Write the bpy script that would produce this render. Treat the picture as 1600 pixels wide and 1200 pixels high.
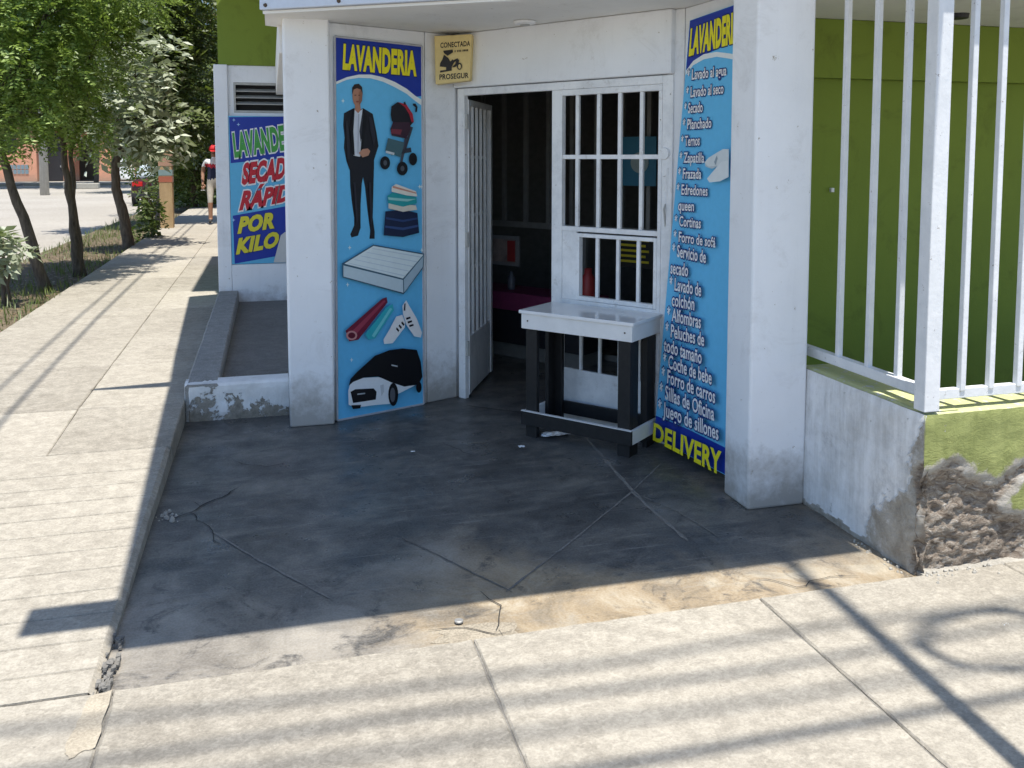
import bpy, bmesh, math, random
import numpy as np
from mathutils import Vector, noise as mnoise

for o in list(bpy.data.objects):
    bpy.data.objects.remove(o)
S = bpy.context.scene
COL = S.collection
random.seed(7)
RNG = np.random.default_rng(7)

# ------------------------------------------------------------------ camera
F, XP, YP, HC = 1390.0, 800.0, 355.0, 1.65
PITCH = math.atan((YP - 248) / F)
YAW = math.atan((XP - 425) / F)
cam_d = bpy.data.cameras.new('camera')
cam_d.sensor_width = 36.0
cam_d.lens = F / 1600 * 36
cam_d.shift_y = -(600 - YP) / 1600
cam_d.clip_start = 0.05
cam_d.clip_end = 2000
cam = bpy.data.objects.new('camera', cam_d)
cam.location = (0, 0, HC)
cam.rotation_euler = (math.pi / 2 - PITCH, 0, -YAW)
COL.objects.link(cam)
S.camera = cam
# ------------------------------------------------------------------ sky, sun, exposure
SUN = Vector((0.035, -0.22, 1.0))          # towards the sun
w = bpy.data.worlds.new('World'); S.world = w
w.use_nodes = True
nt = w.node_tree
bg = nt.nodes['Background']
sky = nt.nodes.new('ShaderNodeTexSky')
sky.sky_type = 'NISHITA'
sky.sun_disc = False
sky.sun_elevation = math.radians(77.4)
sky.sun_rotation = math.atan2(SUN.x, SUN.y)
sky.air_density = 1.0
sky.dust_density = 0.4
sky.ozone_density = 3.0
nt.links.new(sky.outputs[0], bg.inputs[0])
bg.inputs[1].default_value = 0.14
sl = bpy.data.lights.new('sun', 'SUN')
sl.energy = 5.0
sl.angle = math.radians(0.53)
sl.color = (1.0, 0.95, 0.87)
so = bpy.data.objects.new('sun', sl)
so.rotation_euler = (-SUN).to_track_quat('-Z', 'Y').to_euler()
so.location = (0, 0, 30)
COL.objects.link(so)
S.view_settings.view_transform = 'Standard'
S.view_settings.look = 'None'
S.view_settings.gamma = 1
S.view_settings.exposure = 0.6
S.render.resolution_x, S.render.resolution_y = 1024, 768

# ------------------------------------------------------------------ pixel -> place
_fw = np.array([math.sin(YAW) * math.cos(PITCH), math.cos(YAW) * math.cos(PITCH), -math.sin(PITCH)])
_rt = np.array([math.cos(YAW), -math.sin(YAW), 0.0])
_up = np.cross(_rt, _fw)
_C = np.array([0, 0, HC])
def ray(x, y): return _fw + _rt * (x - XP) / F - _up * (y - YP) / F
def gz(x, y, z=0.0):
    d = ray(x, y); return _C + d * ((z - HC) / d[2])
def onY(x, y, Y):
    d = ray(x, y); return _C + d * (Y / d[1])
def onX(x, y, X):
    d = ray(x, y); return _C + d * (X / d[0])
def onP(x, y, P, N):
    d = ray(x, y); N = np.array(N); t = (N @ (np.array(P) - _C)) / (N @ d); return _C + d * t

# ------------------------------------------------------------------ materials
def new_mat(name):
    m = bpy.data.materials.new(name); m.use_nodes = True
    n = m.node_tree; b = n.nodes['Principled BSDF']
    return m, n, b
def N(n, t, **k):
    x = n.nodes.new(t)
    for a, v in k.items():
        if a in x.inputs: x.inputs[a].default_value = v
        else: setattr(x, a, v)
    return x
def noise_node(n, vec, scale, detail=6, rough=0.6, dist=0.0):
    x = N(n, 'ShaderNodeTexNoise'); x.inputs['Scale'].default_value = scale
    x.inputs['Detail'].default_value = detail; x.inputs['Roughness'].default_value = rough
    x.inputs['Distortion'].default_value = dist
    n.links.new(vec, x.inputs['Vector']); return x.outputs['Fac']
def ramp(n, fac, stops):
    r = N(n, 'ShaderNodeValToRGB'); e = r.color_ramp.elements
    while len(e) < len(stops): e.new(0.5)
    for i, (p, c) in enumerate(stops):
        e[i].position = p
        e[i].color = (c, c, c, 1) if isinstance(c, (int, float)) else (*c, 1)
    n.links.new(fac, r.inputs[0]); return r.outputs[0]
def mix(n, fac, a, b, mode='MIX'):
    x = N(n, 'ShaderNodeMix', data_type='RGBA', blend_type=mode)
    for s, v in ((x.inputs[0], fac), (x.inputs[6], a), (x.inputs[7], b)):
        if hasattr(v, 'is_linked') or isinstance(v, bpy.types.NodeSocket): n.links.new(v, s)
        elif isinstance(v, tuple): s.default_value = (*v, 1)
        else: s.default_value = v
    return x.outputs[2]
def mth(n, op, a, b=0.0, clamp=False):
    x = N(n, 'ShaderNodeMath', operation=op, use_clamp=clamp)
    for s, v in ((x.inputs[0], a), (x.inputs[1], b)):
        if isinstance(v, bpy.types.NodeSocket): n.links.new(v, s)
        else: s.default_value = v
    return x.outputs[0]
def bump(n, b, h, strength=0.3, dist=0.01):
    x = N(n, 'ShaderNodeBump'); x.inputs['Strength'].default_value = strength
    x.inputs['Distance'].default_value = dist
    n.links.new(h, x.inputs['Height']); n.links.new(x.outputs[0], b.inputs['Normal'])
def pos(n): return N(n, 'ShaderNodeNewGeometry').outputs['Position']
def scaled(n, v, s):
    x = N(n, 'ShaderNodeVectorMath', operation='MULTIPLY'); n.links.new(v, x.inputs[0]); x.inputs[1].default_value = s
    return x.outputs[0]
def sepz(n, v, i=2):
    x = N(n, 'ShaderNodeSeparateXYZ'); n.links.new(v, x.inputs[0]); return x.outputs[i]

def plain(name, c, rough=0.6, var=0.12, scale=18, metal=0.0, bumps=0.1, spec=0.4):
    m, n, b = new_mat(name)
    tc = N(n, 'ShaderNodeTexCoord').outputs['Object']
    f = noise_node(n, tc, scale)
    d = tuple(v * (1 - var) for v in c); l = tuple(min(1, v * (1 + var)) for v in c)
    n.links.new(ramp(n, f, [(0.3, d), (0.7, l)]), b.inputs['Base Color'])
    b.inputs['Roughness'].default_value = rough; b.inputs['Metallic'].default_value = metal
    b.inputs['Specular IOR Level'].default_value = spec
    if bumps: bump(n, b, noise_node(n, tc, scale * 4), bumps, 0.004)
    return m

def concrete(name, c1, c2, stain, big=0.9, rough=0.9, grit=0.35, stain_amt=0.6, speck=0.6, smear=0.0):
    """weathered cement: broad tone drift, blotches, trowel mottling, grit, dark specks, each slab its own tone"""
    m, n, b = new_mat(name); p = pos(n)
    a = ramp(n, noise_node(n, p, big, 8, 0.6), [(0.40, c1), (0.60, c2)])
    bl = noise_node(n, p, 3.7, 9, 0.68, 0.8)
    a = mix(n, mth(n, 'MULTIPLY', ramp(n, bl, [(0.50, 0.0), (0.64, 1.0)]), stain_amt), a, stain)
    st = noise_node(n, scaled(n, p, (1, 1, 0.2)), 15, 8, 0.7)
    a = mix(n, 0.4, a, ramp(n, st, [(0.40, tuple(v * 0.62 for v in c1)), (0.60, tuple(min(1, v * 1.2) for v in c2))]))
    if smear:
        sm = noise_node(n, scaled(n, p, (1.0, 1.4, 1)), 22, 8, 0.72, 1.5)
        a = mix(n, mth(n, 'MULTIPLY', ramp(n, sm, [(0.40, 1.0), (0.50, 0.0)]), smear), a, tuple(v * 0.66 for v in c1))
        a = mix(n, mth(n, 'MULTIPLY', ramp(n, sm, [(0.52, 0.0), (0.62, 1.0)]), smear), a, tuple(min(1, v * 1.28) for v in c2))
    g = noise_node(n, p, 120, 3, 0.6)
    a = mix(n, grit, a, ramp(n, g, [(0.40, tuple(v * 0.55 for v in c1)), (0.60, tuple(min(1, v * 1.2) for v in c2))]))
    for sc_, wd_, gate in ((48, 0.13, 0.52), (14, 0.07, 0.5)):
        vo = N(n, 'ShaderNodeTexVoronoi'); vo.inputs['Scale'].default_value = sc_; n.links.new(p, vo.inputs['Vector'])
        sp = ramp(n, vo.outputs['Distance'], [(wd_ * 0.5, 1.0), (wd_, 0.0)])
        sp = mth(n, 'MULTIPLY', sp, ramp(n, noise_node(n, p, 7), [(gate, 0.0), (gate + 0.06, speck)]))
        a = mix(n, sp, a, tuple(v * 0.38 for v in c1))
    rn = N(n, 'ShaderNodeObjectInfo').outputs['Random']
    a = mix(n, 0.26, a, ramp(n, rn, [(0.0, tuple(v * 0.6 for v in c1)), (1.0, tuple(min(1, v * 1.15) for v in c2))]))
    n.links.new(a, b.inputs['Base Color']); b.inputs['Roughness'].default_value = rough
    b.inputs['Specular IOR Level'].default_value = 0.25
    h = mth(n, 'ADD', mth(n, 'MULTIPLY', g, 0.4), mth(n, 'ADD', mth(n, 'MULTIPLY', bl, 0.8), mth(n, 'MULTIPLY', st, 0.6)))
    bump(n, b, h, 0.6, 0.01)
    return m

def painted(name, c, dirt=(0.24, 0.21, 0.17), base_h=0.45, scuff=0.5, streak=0.35, under=(0.42, 0.39, 0.34), peel=0.0, smudge=1.0):
    """painted plaster: slight roller texture, grime with ragged edge near the foot, vertical run marks, chips"""
    m, n, b = new_mat(name); p = pos(n)
    f = noise_node(n, p, 1.6, 6, 0.6)
    a = ramp(n, f, [(0.3, tuple(v * 0.90 for v in c)), (0.7, c)])
    run = noise_node(n, scaled(n, p, (9, 9, 0.7)), 2.2, 7, 0.65)
    a = mix(n, mth(n, 'MULTIPLY', ramp(n, run, [(0.55, 0.0), (0.8, 1.0)]), streak), a, tuple(v * 0.62 for v in c))
    z = sepz(n, p)
    edge = mth(n, 'ADD', mth(n, 'MULTIPLY', mth(n, 'SUBTRACT', noise_node(n, p, 5.5, 8, 0.7), 0.5), 1.6),
               mth(n, 'DIVIDE', mth(n, 'SUBTRACT', base_h, z), base_h))
    dm = mth(n, 'MULTIPLY', ramp(n, edge, [(0.20, 0.0), (0.85, 1.0)]), scuff)
    a = mix(n, dm, a, dirt)
    smu = ramp(n, noise_node(n, p, 3.1, 9, 0.75, 0.6), [(0.55, 0.0), (0.68, 0.42)])
    a = mix(n, mth(n, 'MULTIPLY', smu, smudge), a, dirt)
    ch = noise_node(n, p, 23, 8, 0.7)
    cm = ramp(n, ch, [(0.665 - 0.2 * peel, 0.0), (0.68 - 0.2 * peel, 1.0)])
    a = mix(n, cm, a, under)
    n.links.new(a, b.inputs['Base Color']); b.inputs['Roughness'].default_value = 0.75
    b.inputs['Specular IOR Level'].default_value = 0.3
    h = mth(n, 'ADD', mth(n, 'MULTIPLY', noise_node(n, p, 70, 4), 0.35), mth(n, 'MULTIPLY', noise_node(n, p, 6, 6), 0.9))
    h = mth(n, 'SUBTRACT', h, mth(n, 'MULTIPLY', cm, 0.5))
    bump(n, b, h, 0.35, 0.01)
    return m

def flat_print(name, c, rough=0.38):
    m, n, b = new_mat(name)
    p = pos(n)
    f = noise_node(n, p, 30, 3)
    n.links.new(ramp(n, f, [(0.3, tuple(v * 0.94 for v in c)), (0.7, c)]), b.inputs['Base Color'])
    b.inputs['Roughness'].default_value = rough; b.inputs['Specular IOR Level'].default_value = 0.35
    bump(n, b, noise_node(n, scaled(n, p, (1, 1, 0.5)), 4, 2), 0.25, 0.02)
    return m

M = {}
M['sidewalk'] = concrete('sidewalk_concrete', (0.275, 0.25, 0.207), (0.39, 0.36, 0.303), (0.19, 0.17, 0.136), grit=0.22, smear=0.46, stain_amt=0.85)
M['sidewalk_old'] = concrete('old_concrete', (0.33, 0.31, 0.27), (0.44, 0.42, 0.37), (0.22, 0.20, 0.17))
M['road'] = concrete('dusty_road', (0.30, 0.275, 0.235), (0.47, 0.44, 0.39), (0.22, 0.20, 0.165), big=0.22, smear=0.4)  # broad dark patches: tree shade and dirt put into the colour
M['soil'] = concrete('dry_soil', (0.10, 0.078, 0.05), (0.20, 0.16, 0.108), (0.06, 0.048, 0.03), big=1.5)
M['planter_floor'] = concrete('planter_cement', (0.16, 0.155, 0.145), (0.23, 0.22, 0.205), (0.12, 0.11, 0.10))
M['white_wall'] = painted('white_paint', (0.88, 0.90, 0.93), base_h=0.42, scuff=0.75, streak=0.18, smudge=0.38)
M['soffit'] = painted('soffit_paint', (0.86, 0.85, 0.82), base_h=0.01, scuff=0, streak=0.1, smudge=0.4)
M['green_wall'] = painted('green_paint', (0.20, 0.275, 0.04), base_h=0.1, scuff=0.3, streak=0.15, dirt=(0.09, 0.11, 0.02), under=(0.2, 0.25, 0.04))
M['salmon'] = painted('salmon_paint', (0.66, 0.33, 0.22), base_h=0.8, scuff=0.5)
M['brick_dull'] = painted('dull_brick_paint', (0.36, 0.16, 0.10), base_h=0.8, scuff=0.5)
M['white_metal'] = plain('white_enamel', (0.85, 0.865, 0.88), 0.42, 0.08, 9)
m, n, b = new_mat('railing_paint'); p = pos(n)
a = ramp(n, noise_node(n, p, 7, 7, 0.7), [(0.3, (0.62, 0.64, 0.66)), (0.7, (0.78, 0.79, 0.80))])
a = mix(n, ramp(n, noise_node(n, p, 42, 8, 0.75), [(0.63, 0.0), (0.66, 0.85)]), a, (0.22, 0.18, 0.15))
n.links.new(a, b.inputs['Base Color']); b.inputs['Roughness'].default_value = 0.5; bump(n, b, noise_node(n, p, 60, 5), 0.3, 0.004)
M['rail_paint'] = m
m, n, b = new_mat('worn_white_enamel'); p = pos(n)
a = ramp(n, noise_node(n, p, 5, 7, 0.7), [(0.36, (0.70, 0.715, 0.73)), (0.58, (0.86, 0.87, 0.88))])
a = mix(n, ramp(n, noise_node(n, p, 12, 8, 0.75), [(0.57, 0.0), (0.68, 0.4)]), a, (0.40, 0.37, 0.33))
a = mix(n, ramp(n, noise_node(n, p, 36, 8, 0.75), [(0.655, 0.0), (0.68, 0.85)]), a, (0.16, 0.13, 0.11))
n.links.new(a, b.inputs['Base Color']); b.inputs['Roughness'].default_value = 0.42; bump(n, b, noise_node(n, p, 50, 5), 0.25, 0.004)
M['white_metal'] = m
M['grey_metal'] = plain('grey_enamel', (0.42, 0.42, 0.40), 0.45)
M['inner_metal'] = plain('aluminium_bars', (0.28, 0.28, 0.27), 0.4, metal=0.3)
M['black_paint'] = plain('black_painted_wood', (0.012, 0.012, 0.013), 0.55, 0.3, 25)
M['white_wood'] = plain('white_painted_wood', (0.80, 0.80, 0.79), 0.35, 0.05, 12)
M['table_gloss'] = plain('glossy_white_laminate', (0.80, 0.81, 0.82), 0.12, 0.05, 6, bumps=0.03)
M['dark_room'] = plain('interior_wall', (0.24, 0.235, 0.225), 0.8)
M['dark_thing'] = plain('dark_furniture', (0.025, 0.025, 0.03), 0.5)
M['pink'] = plain('magenta_shelf', (0.22, 0.04, 0.11), 0.5)
M['bluepan'] = flat_print('canopy_panel_blue', (0.60, 0.68, 0.82), 0.3)
M['steel'] = plain('galvanised_steel', (0.33, 0.33, 0.32), 0.5, metal=0.5)
M['cable'] = plain('black_cable', (0.02, 0.02, 0.02), 0.6)
M['bolt'] = plain('rusty_bolt', (0.10, 0.07, 0.05), 0.7)
M['pole'] = concrete('pole_concrete', (0.36, 0.35, 0.33), (0.47, 0.46, 0.43), (0.27, 0.26, 0.24))
M['bark'] = None
m, n, b = new_mat('bark'); p = N(n, 'ShaderNodeTexCoord').outputs['Object']
f = noise_node(n, scaled(n, p, (6, 6, 1.2)), 5, 8, 0.7)
n.links.new(ramp(n, f, [(0.3, (0.045, 0.034, 0.026)), (0.7, (0.17, 0.14, 0.11))]), b.inputs['Base Color'])
b.inputs['Roughness'].default_value = 0.95; bump(n, b, f, 0.9, 0.03); M['bark'] = m

def leaf_mat(name, dark, light, trans=0.35, dust_glare=0.0):
    m, n, b = new_mat(name); p = pos(n)
    at = N(n, 'ShaderNodeAttribute', attribute_name='tone').outputs['Fac']
    f = mth(n, 'ADD', mth(n, 'MULTIPLY', at, 0.7), mth(n, 'MULTIPLY', noise_node(n, p, 1.3, 3), 0.3))
    c = ramp(n, f, [(0.1, dark), (0.62, light), (0.95, tuple(min(1, v * 1.35 + dust_glare) for v in light))])  # palest leaves: dust plus bright highlights put into the colour
    n.links.new(c, b.inputs['Base Color']); b.inputs['Roughness'].default_value = 0.48
    tr = N(n, 'ShaderNodeBsdfTranslucent')
    n.links.new(mix(n, 0.5, c, (0.22, 0.32, 0.03)), tr.inputs[0])
    ms = N(n, 'ShaderNodeMixShader'); ms.inputs[0].default_value = trans
    n.links.new(b.outputs[0], ms.inputs[1]); n.links.new(tr.outputs[0], ms.inputs[2])
    n.links.new(ms.outputs[0], n.nodes['Material Output'].inputs[0])
    return m
M['leaf'] = leaf_mat('leaf_green', (0.045, 0.095, 0.016), (0.25, 0.355, 0.07), 0.40, 0.14)
M['leaf_dusty'] = leaf_mat('leaf_dusty', (0.09, 0.12, 0.05), (0.42, 0.46, 0.34), 0.3, 0.2)
M['leaf_dark'] = leaf_mat('leaf_dark', (0.03, 0.055, 0.014), (0.11, 0.15, 0.04), 0.3)
M['leaf_brown'] = leaf_mat('leaf_brownish', (0.05, 0.045, 0.03), (0.16, 0.13, 0.08), 0.2)
M['grass'] = leaf_mat('verge_grass', (0.045, 0.075, 0.018), (0.15, 0.19, 0.06), 0.3)
M['litter_leaf'] = leaf_mat('dead_leaves', (0.07, 0.045, 0.022), (0.22, 0.15, 0.08), 0.1)

# entrance floor: worn burnished cement, dark where polished, tan and bare towards the pavement
m, n, b = new_mat('burnished_cement'); p = pos(n)
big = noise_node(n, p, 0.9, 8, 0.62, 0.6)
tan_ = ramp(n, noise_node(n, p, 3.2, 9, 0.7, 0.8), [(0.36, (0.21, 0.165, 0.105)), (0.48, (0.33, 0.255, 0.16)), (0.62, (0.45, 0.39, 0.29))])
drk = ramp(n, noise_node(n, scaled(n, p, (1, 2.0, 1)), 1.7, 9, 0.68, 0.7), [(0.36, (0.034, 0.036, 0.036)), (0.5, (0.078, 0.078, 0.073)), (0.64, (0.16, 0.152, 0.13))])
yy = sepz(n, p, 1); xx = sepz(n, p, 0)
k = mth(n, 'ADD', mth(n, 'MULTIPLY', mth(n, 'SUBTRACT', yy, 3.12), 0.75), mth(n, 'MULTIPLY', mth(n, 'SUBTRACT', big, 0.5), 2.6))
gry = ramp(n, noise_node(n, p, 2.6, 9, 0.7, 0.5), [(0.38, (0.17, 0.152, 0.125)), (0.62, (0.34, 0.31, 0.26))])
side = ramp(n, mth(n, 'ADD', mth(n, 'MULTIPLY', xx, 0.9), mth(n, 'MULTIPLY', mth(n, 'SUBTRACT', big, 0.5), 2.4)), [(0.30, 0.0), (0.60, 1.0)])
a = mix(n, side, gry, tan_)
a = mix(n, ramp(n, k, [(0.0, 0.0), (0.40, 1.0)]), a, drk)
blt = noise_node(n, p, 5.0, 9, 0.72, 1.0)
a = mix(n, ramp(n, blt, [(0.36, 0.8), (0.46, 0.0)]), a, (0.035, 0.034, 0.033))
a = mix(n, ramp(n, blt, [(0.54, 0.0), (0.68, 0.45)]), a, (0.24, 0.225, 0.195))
for ang, sc_, sd in ((0.5, 3.2, 0.0), (-0.7, 2.6, 11.0), (1.2, 3.6, 23.0), (0.1, 3.0, 37.0)):
    mp = N(n, 'ShaderNodeMapping'); mp.inputs['Rotation'].default_value = (0, 0, ang); mp.inputs['Location'].default_value = (sd, sd, 0); mp.inputs['Scale'].default_value = (0.6, 22, 1)
    n.links.new(p, mp.inputs['Vector'])
    sc1 = ramp(n, noise_node(n, mp.outputs[0], sc_, 3, 0.55, 0.2), [(0.66, 0.0), (0.70, 1.0)])
    a = mix(n, mth(n, 'MULTIPLY', sc1, 0.4), a, (0.30, 0.285, 0.26))
vo = N(n, 'ShaderNodeTexVoronoi'); vo.inputs['Scale'].default_value = 30; n.links.new(p, vo.inputs['Vector'])
sp = mth(n, 'MULTIPLY', ramp(n, vo.outputs['Distance'], [(0.05, 1.0), (0.10, 0.0)]), ramp(n, noise_node(n, p, 6), [(0.55, 0.0), (0.6, 0.8)]))
a = mix(n, sp, a, (0.42, 0.40, 0.36))
g = noise_node(n, p, 110, 3)
a = mix(n, 0.14, a, ramp(n, g, [(0.4, 0.03), (0.6, 0.36)]))
n.links.new(a, b.inputs['Base Color'])
n.links.new(ramp(n, noise_node(n, p, 3.0, 8, 0.7), [(0.38, 0.26), (0.62, 0.58)]), b.inputs['Roughness'])
b.inputs['Specular IOR Level'].default_value = 0.5
bump(n, b, mth(n, 'ADD', noise_node(n, p, 7, 8, 0.62), mth(n, 'MULTIPLY', g, 0.10)), 0.22, 0.006)
M['floor'] = m

# peeling limewash (planter) : chips of cement show in ragged islands
m, n, b = new_mat('peeling_white'); p = pos(n)
isl = noise_node(n, p, 9, 9, 0.72, 0.4)
low = mth(n, 'MULTIPLY', mth(n, 'SUBTRACT', 0.13, sepz(n, p)), 0.9)
lft = mth(n, 'MULTIPLY', mth(n, 'SUBTRACT', 0.0, sepz(n, p, 0)), 0.12)
pm = ramp(n, mth(n, 'ADD', mth(n, 'ADD', isl, low), lft), [(0.555, 0.0), (0.575, 1.0)])
wht = ramp(n, noise_node(n, p, 4, 8, 0.7), [(0.3, (0.55, 0.55, 0.54)), (0.65, (0.80, 0.80, 0.79))])
cem = ramp(n, noise_node(n, p, 30, 6, 0.7), [(0.3, (0.17, 0.15, 0.12)), (0.7, (0.36, 0.33, 0.28))])
n.links.new(mix(n, pm, wht, cem), b.inputs['Base Color']); b.inputs['Roughness'].default_value = 0.9
bump(n, b, mth(n, 'ADD', mth(n, 'MULTIPLY', pm, -0.7), mth(n, 'MULTIPLY', noise_node(n, p, 60, 5), 0.4)), 0.7, 0.012)
M['peeling'] = m
# planter coping: bare cement with paint traces
M['coping'] = concrete('coping_cement', (0.26, 0.255, 0.24), (0.38, 0.37, 0.35), (0.17, 0.165, 0.15))

# low wall: paint colours + exposed mortar through the vertex attribute 'peel'
def wall_peel(name, paint_lo, paint_hi):
    m, n, b = new_mat(name); p = pos(n)
    pe = N(n, 'ShaderNodeAttribute', attribute_name='peel').outputs['Fac']
    run = noise_node(n, scaled(n, p, (7, 7, 0.8)), 2.4, 8, 0.7)
    pa = ramp(n, mth(n, 'ADD', mth(n, 'MULTIPLY', run, 0.5), mth(n, 'MULTIPLY', noise_node(n, p, 5, 8, 0.7), 0.5)), [(0.36, paint_lo), (0.58, paint_hi)])
    sm = ramp(n, noise_node(n, p, 4.3, 9, 0.75, 0.5), [(0.56, 0.0), (0.72, 0.6)])
    pa = mix(n, sm, pa, tuple(v * 0.42 for v in paint_hi))
    wch = ramp(n, noise_node(n, p, 11, 8, 0.7), [(0.66, 0.0), (0.68, 1.0)])
    pa = mix(n, wch, pa, (0.56, 0.56, 0.54))
    rk = noise_node(n, scaled(n, p, (1, 1, 1.9)), 24, 9, 0.72, 1.2)
    mo = ramp(n, rk, [(0.36, (0.13, 0.10, 0.075)), (0.46, (0.26, 0.21, 0.165)), (0.56, (0.35, 0.30, 0.245)), (0.66, (0.58, 0.54, 0.48))])
    e = mth(n, 'ADD', pe, mth(n, 'MULTIPLY', mth(n, 'SUBTRACT', noise_node(n, p, 34, 8, 0.7), 0.5), 0.35))
    pl_ = ramp(n, noise_node(n, p, 9, 9, 0.75, 0.5), [(0.3, (0.26, 0.23, 0.19)), (0.5, (0.42, 0.385, 0.33)), (0.7, (0.56, 0.54, 0.50))])
    a = mix(n, ramp(n, e, [(0.40, 0.0), (0.5, 1.0)]), pa, pl_)
    a = mix(n, ramp(n, e, [(0.62, 0.0), (0.74, 1.0)]), a, mo)
    n.links.new(a, b.inputs['Base Color']); b.inputs['Roughness'].default_value = 0.92
    b.inputs['Specular IOR Level'].default_value = 0.2
    bump(n, b, mth(n, 'ADD', mth(n, 'MULTIPLY', rk, mth(n, 'ADD', mth(n, 'MULTIPLY', pe, 1.2), 0.25)), mth(n, 'MULTIPLY', wch, -0.15)), 0.8, 0.02)
    return m
M['low_white'] = wall_peel('low_wall_white', (0.50, 0.495, 0.48), (0.83, 0.835, 0.84))
M['low_green'] = wall_peel('low_wall_green', (0.20, 0.225, 0.075), (0.32, 0.345, 0.13))
M['ledge'] = painted('ledge_green', (0.50, 0.52, 0.26), base_h=0.1, scuff=0.2, under=(0.5, 0.5, 0.45), peel=0.5)

# ------------------------------------------------------------------ mesh helpers
class MB:
    def __init__(s): s.v = []; s.f = []; s.mi = []
    def add(s, v, f, mi=0):
        o = len(s.v); s.v += [tuple(float(c) for c in q) for q in v]
        s.f += [tuple(i + o for i in q) for q in f]; s.mi += [mi] * len(f); return s
    def box(s, x0, x1, y0, y1, z0, z1, mi=0):
        v = [(x, y, z) for z in (z0, z1) for y in (y0, y1) for x in (x0, x1)]
        return s.add(v, [(0, 2, 3, 1), (4, 5, 7, 6), (0, 1, 5, 4), (2, 6, 7, 3), (0, 4, 6, 2), (1, 3, 7, 5)], mi)
    def obox(s, o, u, v, w_, mi=0):
        o, u, v, w_ = map(np.array, (o, u, v, w_))
        q = [o, o + u, o + v, o + u + v]; q += [x + w_ for x in q]
        f = [(0, 2, 3, 1), (4, 5, 7, 6), (0, 1, 5, 4), (2, 6, 7, 3), (0, 4, 6, 2), (1, 3, 7, 5)]
        if np.dot(np.cross(u, v), w_) < 0: f = [t[::-1] for t in f]
        return s.add(q, f, mi)
    def prism(s, poly, z0, z1, mi=0):
        a = sum(poly[i][0] * poly[(i + 1) % len(poly)][1] - poly[(i + 1) % len(poly)][0] * poly[i][1] for i in range(len(poly)))
        if a < 0: poly = poly[::-1]
        k = len(poly); v = [(x, y, z0) for x, y in poly] + [(x, y, z1) for x, y in poly]
        f = [tuple(range(k))[::-1], tuple(range(k, 2 * k))] + [(i, (i + 1) % k, k + (i + 1) % k, k + i) for i in range(k)]
        return s.add(v, f, mi)
    def tube(s, path, radii, seg=8, mi=0, cap=True):
        path = [Vector(q) for q in path]; rings = []
        if not hasattr(radii, '__len__'): radii = [radii] * len(path)
        x = None
        for i, q in enumerate(path):
            t = (path[min(i + 1, len(path) - 1)] - path[max(i - 1, 0)]).normalized()
            if x is None: x = t.orthogonal().normalized()
            x = (x - t * x.dot(t)).normalized(); y = t.cross(x)
            rings.append([q + (x * math.cos(k * 2 * math.pi / seg) + y * math.sin(k * 2 * math.pi / seg)) * radii[i] for k in range(seg)])
        v = [c for r in rings for c in r]
        f = [(i * seg + k, i * seg + (k + 1) % seg, (i + 1) * seg + (k + 1) % seg, (i + 1) * seg + k) for i in range(len(path) - 1) for k in range(seg)]
        if cap: f += [tuple(range(seg))[::-1], tuple(range((len(path) - 1) * seg, len(path) * seg))]
        return s.add(v, f, mi)
    def lathe(s, c, prof, seg=16, mi=0):
        v = []; f = []
        for r, z in prof:
            v += [(c[0] + r * math.cos(k * 2 * math.pi / seg), c[1] + r * math.sin(k * 2 * math.pi / seg), c[2] + z) for k in range(seg)]
        for i in range(len(prof) - 1):
            f += [(i * seg + k, i * seg + (k + 1) % seg, (i + 1) * seg + (k + 1) % seg, (i + 1) * seg + k) for k in range(seg)]
        f += [tuple(range(seg))[::-1], tuple(range((len(prof) - 1) * seg, len(prof) * seg))]
        return s.add(v, f, mi)
    def build(s, name, mats, parent=None, bevel=0, smooth=False, segs=2):
        me = bpy.data.meshes.new(name); me.from_pydata(s.v, [], s.f)
        for m in (mats if isinstance(mats, (list, tuple)) else [mats]): me.materials.append(m)
        me.polygons.foreach_set('material_index', s.mi)
        if smooth: me.polygons.foreach_set('use_smooth', [True] * len(me.polygons))
        me.update()
        return link(name, me, parent, bevel, segs)
def link(name, me, parent=None, bevel=0, segs=2):
    o = bpy.data.objects.new(name, me); COL.objects.link(o)
    if parent is not None:
        o.parent = parent; o.matrix_parent_inverse = parent.matrix_world.inverted()
        if parent.type == 'EMPTY': o.matrix_parent_inverse.translation = -parent.location
    if bevel:
        b = o.modifiers.new('bevel', 'BEVEL'); b.width = bevel; b.segments = segs; b.limit_method = 'ANGLE'
    return o
def thing(name, label, cat, loc, group=None):
    o = bpy.data.objects.new(name, None); o.location = loc; o.empty_display_size = 0.1; COL.objects.link(o)
    return tag(o, label, cat, group)
def tag(o, label, cat, group=None):
    o['label'] = label; o['category'] = cat
    if group: o['group'] = group
    return o
def kind(o, k): o['kind'] = k; return o
def n3(x, y, z): return mnoise.fractal(Vector((x, y, z)), 0.8, 2.1, 5)
def mb(): return MB()

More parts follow.
